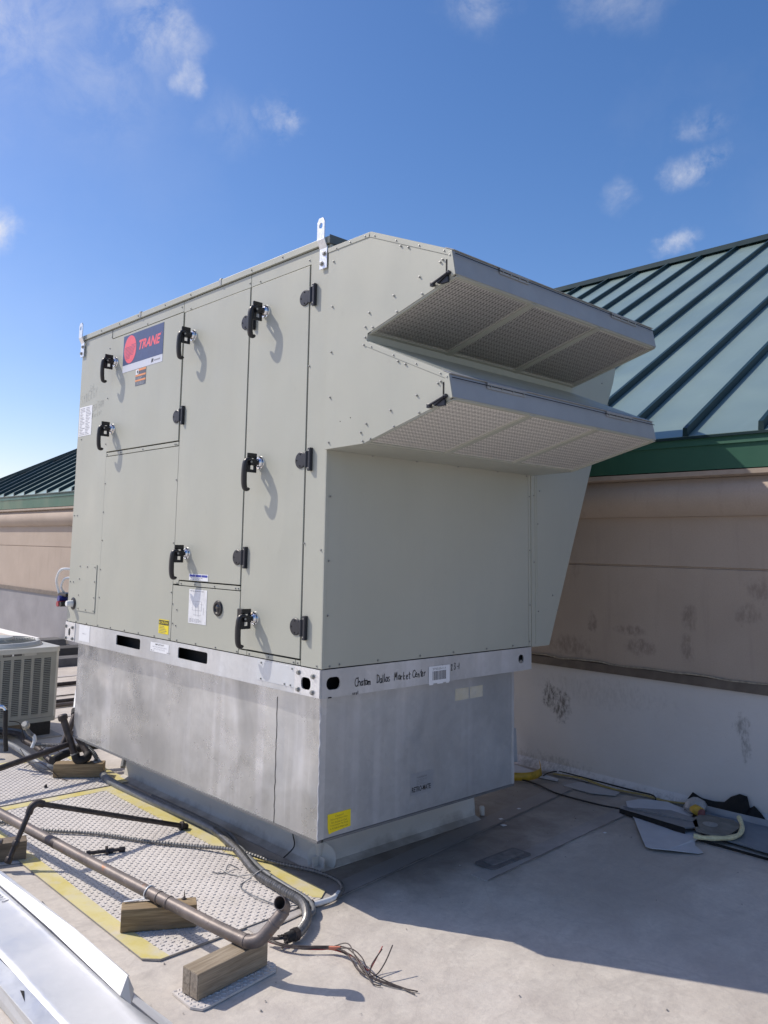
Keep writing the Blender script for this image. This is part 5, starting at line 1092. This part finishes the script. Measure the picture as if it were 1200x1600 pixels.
obj('top_skirt', MB().plate(rrect(cx0 - .010, cx1 + .010, cy0 - .010, cy1 + .002, .05), [rrect(cx0 - .004, cx1 + .004, cy0 - .004, cy1 - .004, .05)], fz, cz1 - .028, cz1 - .004), CONDL, cd)
obj('fan_shroud', MB().lathe([(.355, .012), (.352, .022), (.325, .050), (.305, .052), (.30, .040), (.30, -.03)], (FCX, FCY, cz1), (0, 0, 1), 48), CONDL, cd, True) if False else None
rgm = MB()
prf = [(.352, .010), (.348, .024), (.325, .048), (.308, .050), (.298, .040), (.298, -.06)]
for (r0, h0), (r1, h1) in zip(prf, prf[1:]):
    vs = [(FCX + r * math.cos(2 * PI * k / 48), FCY + r * math.sin(2 * PI * k / 48), cz1 + h) for r, h in ((r0, h0), (r1, h1)) for k in range(48)]; rgm.add(vs, [(k, (k + 1) % 48, 48 + (k + 1) % 48, 48 + k) for k in range(48)])
obj('fan_shroud', rgm, CONDL, cd, True, angle=40)
gm = MB()
for i in range(9): r = .11 + i * .022; gm.tube([Vector((FCX + r * math.cos(2 * PI * k / 40), FCY + r * math.sin(2 * PI * k / 40), cz1 + .055)) for k in range(41)], .0022, 5, False)
for k in range(8): a = 2 * PI * k / 8; gm.tube([Vector((FCX + .08 * math.cos(a), FCY + .08 * math.sin(a), cz1 + .057)), Vector((FCX + .305 * math.cos(a), FCY + .305 * math.sin(a), cz1 + .05))], .003, 5)
obj('fan_grille', gm, CONDP, cd, kind='stuff'); obj('motor_cap', MB().lathe([(.115, .050), (.118, .060), (.108, .078), (.06, .086), (.01, .088)], (FCX, FCY, cz1), (0, 0, 1), 28), CONDL, cd, True, angle=30)
obj('fan_blades', MB().lathe([(.29, -.05), (.02, -.04)], (FCX, FCY, cz1), (0, 0, 1), 24), DARK, cd)
nmx = xs_[2] + .0
m = MB().box(xs_[2] - .01, xs_[2] + .060, cy0 - .001, cy0 - .0002, .668, .692); m.box(xs_[2] + .080, xs_[2] + .142, cy0 - .001, cy0 - .0002, .671, .695); obj('maker_badge', m, simple('badge_dark', (.07, .07, .075), .4, .3), cd, kind='stuff')
obj('badge_emblem', MB().box(xs_[2] + .064, xs_[2] + .077, cy0 - .001, cy0 - .0002, .672, .690), WHITE, cd); obj('blank_label', MB().box(xs_[2] + .165, xs_[2] + .265, cy0 - .001, cy0 - .0002, .668, .692), simple('faded_label', (.44, .44, .41), .5), cd)
obj('maker_text', MB().box(xs_[2] - .004, xs_[2] + .052, cy0 - .0016, cy0 - .001, .677, .683), STEEL, cd)
for i, (x, y) in enumerate(((cx1 - .14, cy0 + .07), (cx0 + .16, cy0 + .07), (cx1 - .14, cy1 - .1), (cx0 + .16, cy1 - .1))):
    setp(obj('support_block', MB().box(x - .10, x + .09, y - .08, y + .08, .0125, .117), RUBBER, None, bev=.004), ('black support block under the near right corner of the condensing unit', 'black support block under the near left corner of the condensing unit', 'black support block under the far right corner of the condensing unit', 'black support block under the far left corner of the condensing unit')[i], 'support block', 'blocks under the condenser')
setp(obj('paver', MB().box(cx1 - .30, cx1 + .02, cy0 - .10, cy0 + .2, .001, .012), simple('paver_grey', (.30, .29, .27), .8, 0, .2, 9), None, bev=.002), 'thin grey slab under the near right block of the condensing unit', 'slab')

# ---- sleepers and struts on the deck beyond
SLP = simple('dark_sleeper_membrane', (.05, .05, .05), .7, 0, .25, 8); SLG = simple('grey_sleeper_membrane', (.11, .11, .11), .7, 0, .25, 8)
for i, (y, h, w, lb) in enumerate(((7.75, .10, .34, 'nearest grey membrane covered sleeper on the deck beyond the condensing unit'), (8.55, .13, .38, 'middle grey membrane covered sleeper on the deck beyond the condensing unit'), (9.45, .15, .40, 'farthest grey membrane covered sleeper, at the foot of the wall'))):
    setp(obj('sleeper', MB().prism([(y - w / 2, .001), (y - w / 2 + .03, h), (y + w / 2 - .03, h), (y + w / 2, .001)], fx, -3.0, 2.86), SLG if i != 1 else SLP, None, bev=.01), lb, 'roof sleeper', 'sleepers near the far wall')
for i, (y, r, lb) in enumerate(((6.20, .022, 'thin dark pipe run crossing the far deck'), (5.62, .006, 'very thin cable crossing the deck behind the condensing unit'), (5.20, .026, 'darker strut nearest the condensing unit'), (5.08, .020, 'second strut just in front of the darker one'))):
    setp(obj('deck_pipe', MB().tube([Vector((-3, y - .02, r + .003)), Vector((2.8, y, r + .003))], r, 10), PIPEB if i < 3 else PIPE, None, True), lb, 'pipe run', 'pipe runs on the far deck')
# ---- gear on the far end of the unit: cable loops and valve bodies
gw = thing('service_cable', (-.03, 2.80, 1.2), 'white cable loop and coloured valve caps sticking out past the unit\'s far left corner', 'cable')
obj('white_loop', MB().tube(spline([(.02, 2.77, 1.42), (-.03, 2.84, 1.415), (-.035, 2.90, 1.34), (-.005, 2.92, 1.26), (.0, 2.90, 1.22)], 7), .009, 10), PVCW, gw, True)
obj('white_loop', MB().tube(spline([(.03, 2.77, 1.36), (-.005, 2.83, 1.35), (-.01, 2.87, 1.29), (.02, 2.88, 1.25)], 7), .008, 10), PVCW, gw, True)
obj('valve_body', MB().box(-.01, .06, 2.785, 2.92, 1.225, 1.250), BLACKP, gw, bev=.004); obj('blue_cap', MB().cyl((-.03, 2.86, 1.21), (.05, 2.86, 1.21), .022, 10), simple('cap_blue', (.03, .04, .22), .4), gw, True)
obj('red_cap', MB().cyl((-.045, 2.84, 1.175), (.02, 2.84, 1.175), .020, 10), simple('cap_red', (.35, .03, .05), .4), gw, True); obj('black_cap', MB().cyl((-.04, 2.80, 1.175), (.04, 2.80, 1.175), .018, 10), BLACKP, gw, True)

# ================================================================== SHEET METAL in the foreground
smt = thing('sheet_metal_trough', (-1.1, .4, .01), 'bright bent galvanized sheet lying in the lower left corner of the picture', 'sheet metal')
def sheetpoly(n, pts, mat=GALV_NEW): 
    P_ = [Vector(p) for p in pts]; nrm = (P_[1] - P_[0]).cross(P_[-1] - P_[0]).normalized() * .0014
    return obj(n, MB().hexa(P_, [p + nrm for p in P_]), mat, smt)
YF = 1.75
sheetpoly('flange', [(-.955, -.105, .0975), (-.952, .35, .099), (-.968, 1.05, .099), (-1.02, YF, .099), (-1.068, YF, .082), (-1.012, 1.0, .080), (-1.005, .45, .078), (-1.018, -.175, .078)])
sheetpoly('flange_lip', [(-.955, -.105, .0975), (-.947, -.105, .093), (-.944, .35, .094), (-.960, 1.05, .094), (-1.012, YF, .094), (-1.02, YF, .099), (-.968, 1.05, .099), (-.952, .35, .099)])
mid_ = MB(); rows_ = 40; prof_c = [(-1.018, .078), (-1.030, .0735), (-1.045, .071), (-1.07, .0695), (-1.10, .069), (-1.15, .0685), (-1.20, .0685), (-1.232, .069)]
vs = []
for i in range(rows_ + 1):
    y_ = -.46 + (YF + .46) * i / rows_; bow = .002 * math.sin(y_ * 2.3)
    for a, z in prof_c:
        sh = (-.05 * (y_ - 1.0) / .75) if y_ > 1.0 else 0; nar = .055 * max(0, (-.175 - y_) / .285) if a > -1.03 else 0
        vs.append((a + sh + .003 * math.sin(y_ * 3.1) + nar * 1.2, y_, z + bow * (1 - abs(a + 1.12) * 6) - (.04 * nar / .055 if nar else 0)))
nc = len(prof_c); mid_.add(vs, [(i * nc + j, (i + 1) * nc + j, (i + 1) * nc + j + 1, i * nc + j + 1) for i in range(rows_) for j in range(nc - 1)])
mo = obj('main_sheet', mid_, GALV_NEW, smt, True); so = mo.modifiers.new('thick', 'SOLIDIFY'); so.thickness = .0014
sheetpoly('side_strip', [(-1.232, -.46, .069), (-1.232, .25, .069), (-1.245, .95, .069), (-1.30, YF, .069), (-1.385, YF, .060), (-1.305, .95, .060), (-1.290, .25, .060), (-1.292, -.46, .060)], GALV_RAIL)
sheetpoly('side_return', [(-1.292, -.46, .060), (-1.290, .25, .060), (-1.305, .95, .060), (-1.385, YF, .060), (-1.385, YF, .004), (-1.303, .95, .004), (-1.288, .25, .004), (-1.290, -.46, .004)], GALV_RAIL)
sheetpoly('end_tab', [(-.955, -.105, .0975), (-1.018, -.175, .078), (-.990, -.200, .050), (-.946, -.135, .060)], GALV_NEW)
sheetpoly('end_flap', [(-.985, -.200, .060), (-.950, -.150, .050), (-.915, -.345, .030), (-.925, -.42, .028), (-.965, -.42, .045)], GALV_NEW)
obj('notch', MB().poly([(-1.255, .095, .0675), (-1.247, .080, .0690), (-1.268, .020, .0655)], .0012), DARK, smt)
TZ = lambda x, y: (Vector((x, y, .0735)), Vector((.15, -.988, 0)).normalized(), Vector((.988, .15, 0)).normalized(), Vector((0, 0, 1)))
hand('marker_number', '270/8', TZ, -1.075, .930, .028, simple('marker_blue_ink', (.02, .03, .07), .5), smt, .0028, 1.0, 0, off=.001, seed=5)
setp(obj('metal_sliver', MB().poly([(-.905, .80, .004), (-.900, .79, .05), (-.885, .50, .006)], .001, (1, .2, 0)), MEMG), 'thin dark sliver of metal standing beside the bright bent sheet', 'metal scrap')

# ================================================================== DEBRIS along the wall
def scrap(n, pts, z, mat, label, cat, t=.003, lift=None):
    m = MB(); P_ = [Vector((p[0], p[1], z if len(p) < 3 else p[2])) for p in pts]; m.prism([(p.x, p.y) for p in P_], lambda p, q: (p[0], p[1], q), z, z + t)
    if lift: m.v = [(v[0], v[1], v[2] + lift(v[0], v[1])) for v in m.v]
    return setp(obj(n, m, mat, None), label, cat)
scrap('membrane_offcut', [(2.615, -.031), (2.70, -.07), (2.751, -.127), (2.80, -.22), (2.784, -.298), (2.775, -.36), (2.728, -.427), (2.639, -.455), (2.60, -.40), (2.631, -.282), (2.50, -.108)], .006, MEMW, 'upper pale membrane offcut behind the grey folded strip', 'membrane scrap', .003, lambda x, y: .02 * math.sin(x * 5 + y * 3) ** 2)
scrap('membrane_offcut', [(2.500, -.108), (2.42, -.16), (2.331, -.243), (2.16, -.36), (1.994, -.479), (1.925, -.53), (1.921, -.57), (1.97, -.64), (2.079, -.754), (2.115, -.762), (2.131, -.749), (2.18, -.69), (2.249, -.656), (2.35, -.65), (2.418, -.591), (2.40, -.5)], .006, MEMW, 'big pale membrane offcut in front of the grey folded strip', 'membrane scrap', .003, lambda x, y: .012 * math.sin(x * 6 - y * 4) ** 2)
df = thing('folded_metal_strip', (2.4, -.35, .02), 'dark grey folded metal strip lying on the pale offcuts', 'metal strip')
obj('strip_top', MB().hexa([(2.380, -.12, .030), (2.30, -.575, .045), (2.375, -.62, .045), (2.51, -.545, .045), (2.545, -.37, .045), (2.47, -.19, .032)], [(2.380, -.12, .034), (2.30, -.575, .052), (2.375, -.62, .052), (2.51, -.545, .052), (2.545, -.37, .052), (2.47, -.19, .036)]), MEMG, df)
obj('strip_side', MB().hexa([(2.375, -.12, .008), (2.290, -.58, .008), (2.300, -.575, .050), (2.380, -.12, .034)], [(2.372, -.12, .008), (2.286, -.58, .008), (2.296, -.575, .050), (2.377, -.12, .034)]), DARK, df)
obj('strip_ridge', MB().bar((2.41, -.13, .040), (2.43, -.56, .058), .008, .006), MEMG, df)
lm = thing('long_metal_panel', (2.6, -1, .02), 'long blue-grey metal panel running out of the picture along the wall foot', 'metal panel')
obj('panel', MB().hexa([(2.38, -.60, .018), (2.28, -1.9, .018), (2.80, -1.95, .030), (2.735, -.50, .03)], [(2.38, -.60, .024), (2.28, -1.9, .024), (2.80, -1.95, .036), (2.735, -.50, .036)]), simple('blue_grey_metal', (.21, .25, .30), .4, .4, .1, 9), lm)
obj('panel_lip', MB().hexa([(2.735, -.50, .036), (2.80, -1.95, .036), (2.81, -1.95, .07), (2.745, -.50, .07)], [(2.739, -.50, .036), (2.804, -1.95, .036), (2.814, -1.95, .07), (2.749, -.50, .07)]), MEMG, lm); obj('panel_edge', MB().box(2.28, 2.285, -1.9, -.66, .004, .018), DARK, lm)
fo = thing('foam_piece', (2.45, -.7, .04), 'grey topped chunk of yellow insulation foam with a round washer on it', 'foam')
sk_ = [(2.300, -.640), (2.300, -.715), (2.365, -.790), (2.60, -.775), (2.66, -.70), (2.64, -.52), (2.48, -.53)]
obj('foam_skin', MB().prism(sk_, fz, .046, .052), simple('foam_skin_grey', (.20, .19, .165), .8, 0, .25, 15), fo, bev=.001)
fc_ = spline([(2.235, -.655, .040), (2.262, -.700, .036), (2.310, -.755, .038), (2.370, -.800, .040), (2.46, -.815, .044), (2.56, -.790, .058), (2.63, -.745, .085)], 5)
obj('foam_core', MB().tube(fc_, .02, 7, True, [.013 + .0015 * math.sin(i * .9) for i in range(len(fc_))]), FOAM, fo)
obj('washer', MB().lathe([(.042, 0), (.042, .003), (.030, .006), (.012, .004), (.008, .007)], (2.47, -.645, .052), (0, 0, 1), 20), simple('washer_grey', (.34, .34, .33), .5, .4), fo, True, angle=30)
bfm = MB(); rr = random.Random(3)
tops = [(-.36, .10), (-.42, .075), (-.50, .075), (-.56, .085), (-.60, .125), (-.655, .155), (-.70, .150), (-.715, .085), (-.74, .105), (-.78, .07), (-.82, .02)]
nb = []
for i, (y_, h_) in enumerate(tops): nb += [(2.865, y_, h_), (2.80 + rr.uniform(-.02, .02), y_, h_ * .72), (2.755 + rr.uniform(-.02, .01), y_, h_ * .3), (2.74, y_, .012)]
bfm.add(nb, [(i * 4 + j, (i + 1) * 4 + j, (i + 1) * 4 + j + 1, i * 4 + j + 1) for i in range(len(tops) - 1) for j in range(3)])
setp(obj('black_cloth', bfm, FABRIC, None, True), 'crumpled black cloth slumped against the foot of the wall', 'cloth')
def ribbon(n, pts, w, mat, label, cat, up=(0, 0, 1), t=.002):
    P_ = spline(pts, 6); m = MB()
    for a, b in zip(P_, P_[1:]): m.bar(a, b + (b - a) * .05, w, t, up)
    return setp(obj(n, m, mat), label, cat)
def curved_band(n, pts, h, mat, label, cat, lean=.3):
    P_ = spline(pts, 8); vs = []
    for i, p in enumerate(P_):
        d = (P_[min(i + 1, len(P_) - 1)] - P_[max(i - 1, 0)]).normalized(); s_ = Vector((-d.y, d.x, 0)).normalized() * lean * h
        vs += [p, p + s_ + Vector((0, 0, h))]
    m = MB().add(vs, [(2 * i, 2 * i + 1, 2 * i + 3, 2 * i + 2) for i in range(len(P_) - 1)]); o = obj(n, m, mat, None, True); q = o.modifiers.new('t', 'SOLIDIFY'); q.thickness = .0025; return setp(o, label, cat)
curved_band('yellow_strap', [(2.40, .92, .008), (2.43, .74, .008), (2.54, .655, .008), (2.68, .665, .010), (2.77, .72, .012), (2.84, .78, .02)], .052, YELP, 'wide yellow plastic strap curling on edge behind the adapter\'s far right corner', 'strap', .15)
def flat_band(n, pts, w, mat, label, cat):
    P_ = spline(pts, 8); vs = []
    for i, p in enumerate(P_):
        d = (P_[min(i + 1, len(P_) - 1)] - P_[max(i - 1, 0)]).normalized(); s_ = Vector((-d.y, d.x, 0)).normalized() * w / 2; vs += [p - s_, p + s_]
    m = MB().add(vs, [(2 * i, 2 * i + 1, 2 * i + 3, 2 * i + 2) for i in range(len(P_) - 1)]); o = obj(n, m, mat); q = o.modifiers.new('t', 'SOLIDIFY'); q.thickness = .0025; return setp(o, label, cat)
flat_band('yellow_strap', [(2.80, .64, .012), (2.82, .42, .022), (2.80, .19, .012), (2.815, -.05, .018), (2.83, -.20, .012), (2.86, -.40, .03)], .035, simple('dull_yellow_strap', (.36, .27, .07), .5, 0, .3, 20), 'long flat yellow strap lying along the foot of the wall', 'strap')
yc = thing('strap_buckle', (2.72, -.44, .03), 'yellow and clear plastic bits heaped beside the foam piece', 'plastic scrap')
obj('yellow_bit', MB().lathe([(.045, 0), (.05, .02), (.03, .05), (.02, .052)], (2.66, -.475, .03), (.3, -.4, 1), 7), YELP, yc, bev=.003); obj('clear_bag', MB().lathe([(.06, 0), (.075, .03), (.055, .07), (.015, .09)], (2.76, -.43, .01), (.1, .1, 1), 10), simple('clear_plastic', (.40, .38, .36), .25, 0, .15, 12), yc, True); obj('red_bit', MB().lathe([(.02, 0), (.022, .02), (.012, .04)], (2.62, -.52, .04), (0, -.4, 1), 7), simple('dull_red', (.20, .07, .07), .6), yc)
CB = simple('black_cord_rubber', (.015, .015, .016), .6)
conduit([(2.30, 1.05, .01), (2.487, .667, .012), (2.404, .352, .012), (2.398, .062, .014), (2.385, -.12, .03)], .0055, CB, 'electric_cable', 'black cord trailing from the adapter corner to the folded strip', 'cable', False)
conduit([(2.70, .66, .01), (2.793, .677, .012), (2.86, .66, .014), (2.865, .60, .02), (2.862, .394, .02), (2.855, .171, .02), (2.855, .009, .02), (2.855, -.093, .02), (2.80, -.14, .012)], .005, CB, 'electric_cable', 'black cord hugging the foot of the wall above the yellow strap', 'cable', False)
scrap('membrane_offcut', [(2.80, .99), (2.725, .55), (2.67, .52), (2.61, .86)], .006, MEMW, 'pale membrane offcut next to the curled yellow strap', 'membrane scrap')
scrap('membrane_offcut', [(2.606, .438), (2.78, .415), (2.805, .14), (2.77, .10), (2.681, .081), (2.60, .22)], .006, simple('membrane_offcut_grey', (.42, .41, .40), .6, 0, .1, 8), 'greyish membrane offcut midway along the wall foot', 'membrane scrap')
setp(obj('loose_flashing', MB().hexa([(2.80, 1.02, .02), (2.84, .985, .02), (2.87, 1.02, .26), (2.86, 1.03, .26)], [(2.803, 1.023, .02), (2.843, .988, .02), (2.873, 1.023, .26), (2.863, 1.033, .26)]), MEMW), 'narrow peeled strip of membrane leaning on the wall behind the adapter', 'membrane scrap')
for i, (x, y, s) in enumerate(((1.70, .28, .012), (1.62, .20, .016), (1.98, -.25, .010), (1.95, .33, .011))):
    setp(obj('paper_scrap', MB().prism([(x - s, y - s * .6), (x + s, y - s * .8), (x + s * 1.2, y + s * .7), (x - s * .6, y + s)], fz, .0045, .006), WHITE), ('tiny white chip in the shade near the curb corner', 'larger white chip in the shade near the curb corner', 'tiny white chip in front of the pale offcuts', 'tiny white chip between the curb and the yellow strap')[i], 'paper scrap', 'white chips in the shade')
cs_ = MB().lathe([(.02, 0), (.016, .01), (.004, .015)], (1.60, .50, .01), (0, 0, 1), 6)
setp(obj('curb_rubble', MB().lathe([(.017, 0), (.019, .05), (.012, .055)], (1.672, .40, .001), (.05, .1, 1), 7), CURBM, None, bev=.006), 'small broken piece of flashing at the right end of the roof curb', 'rubble')
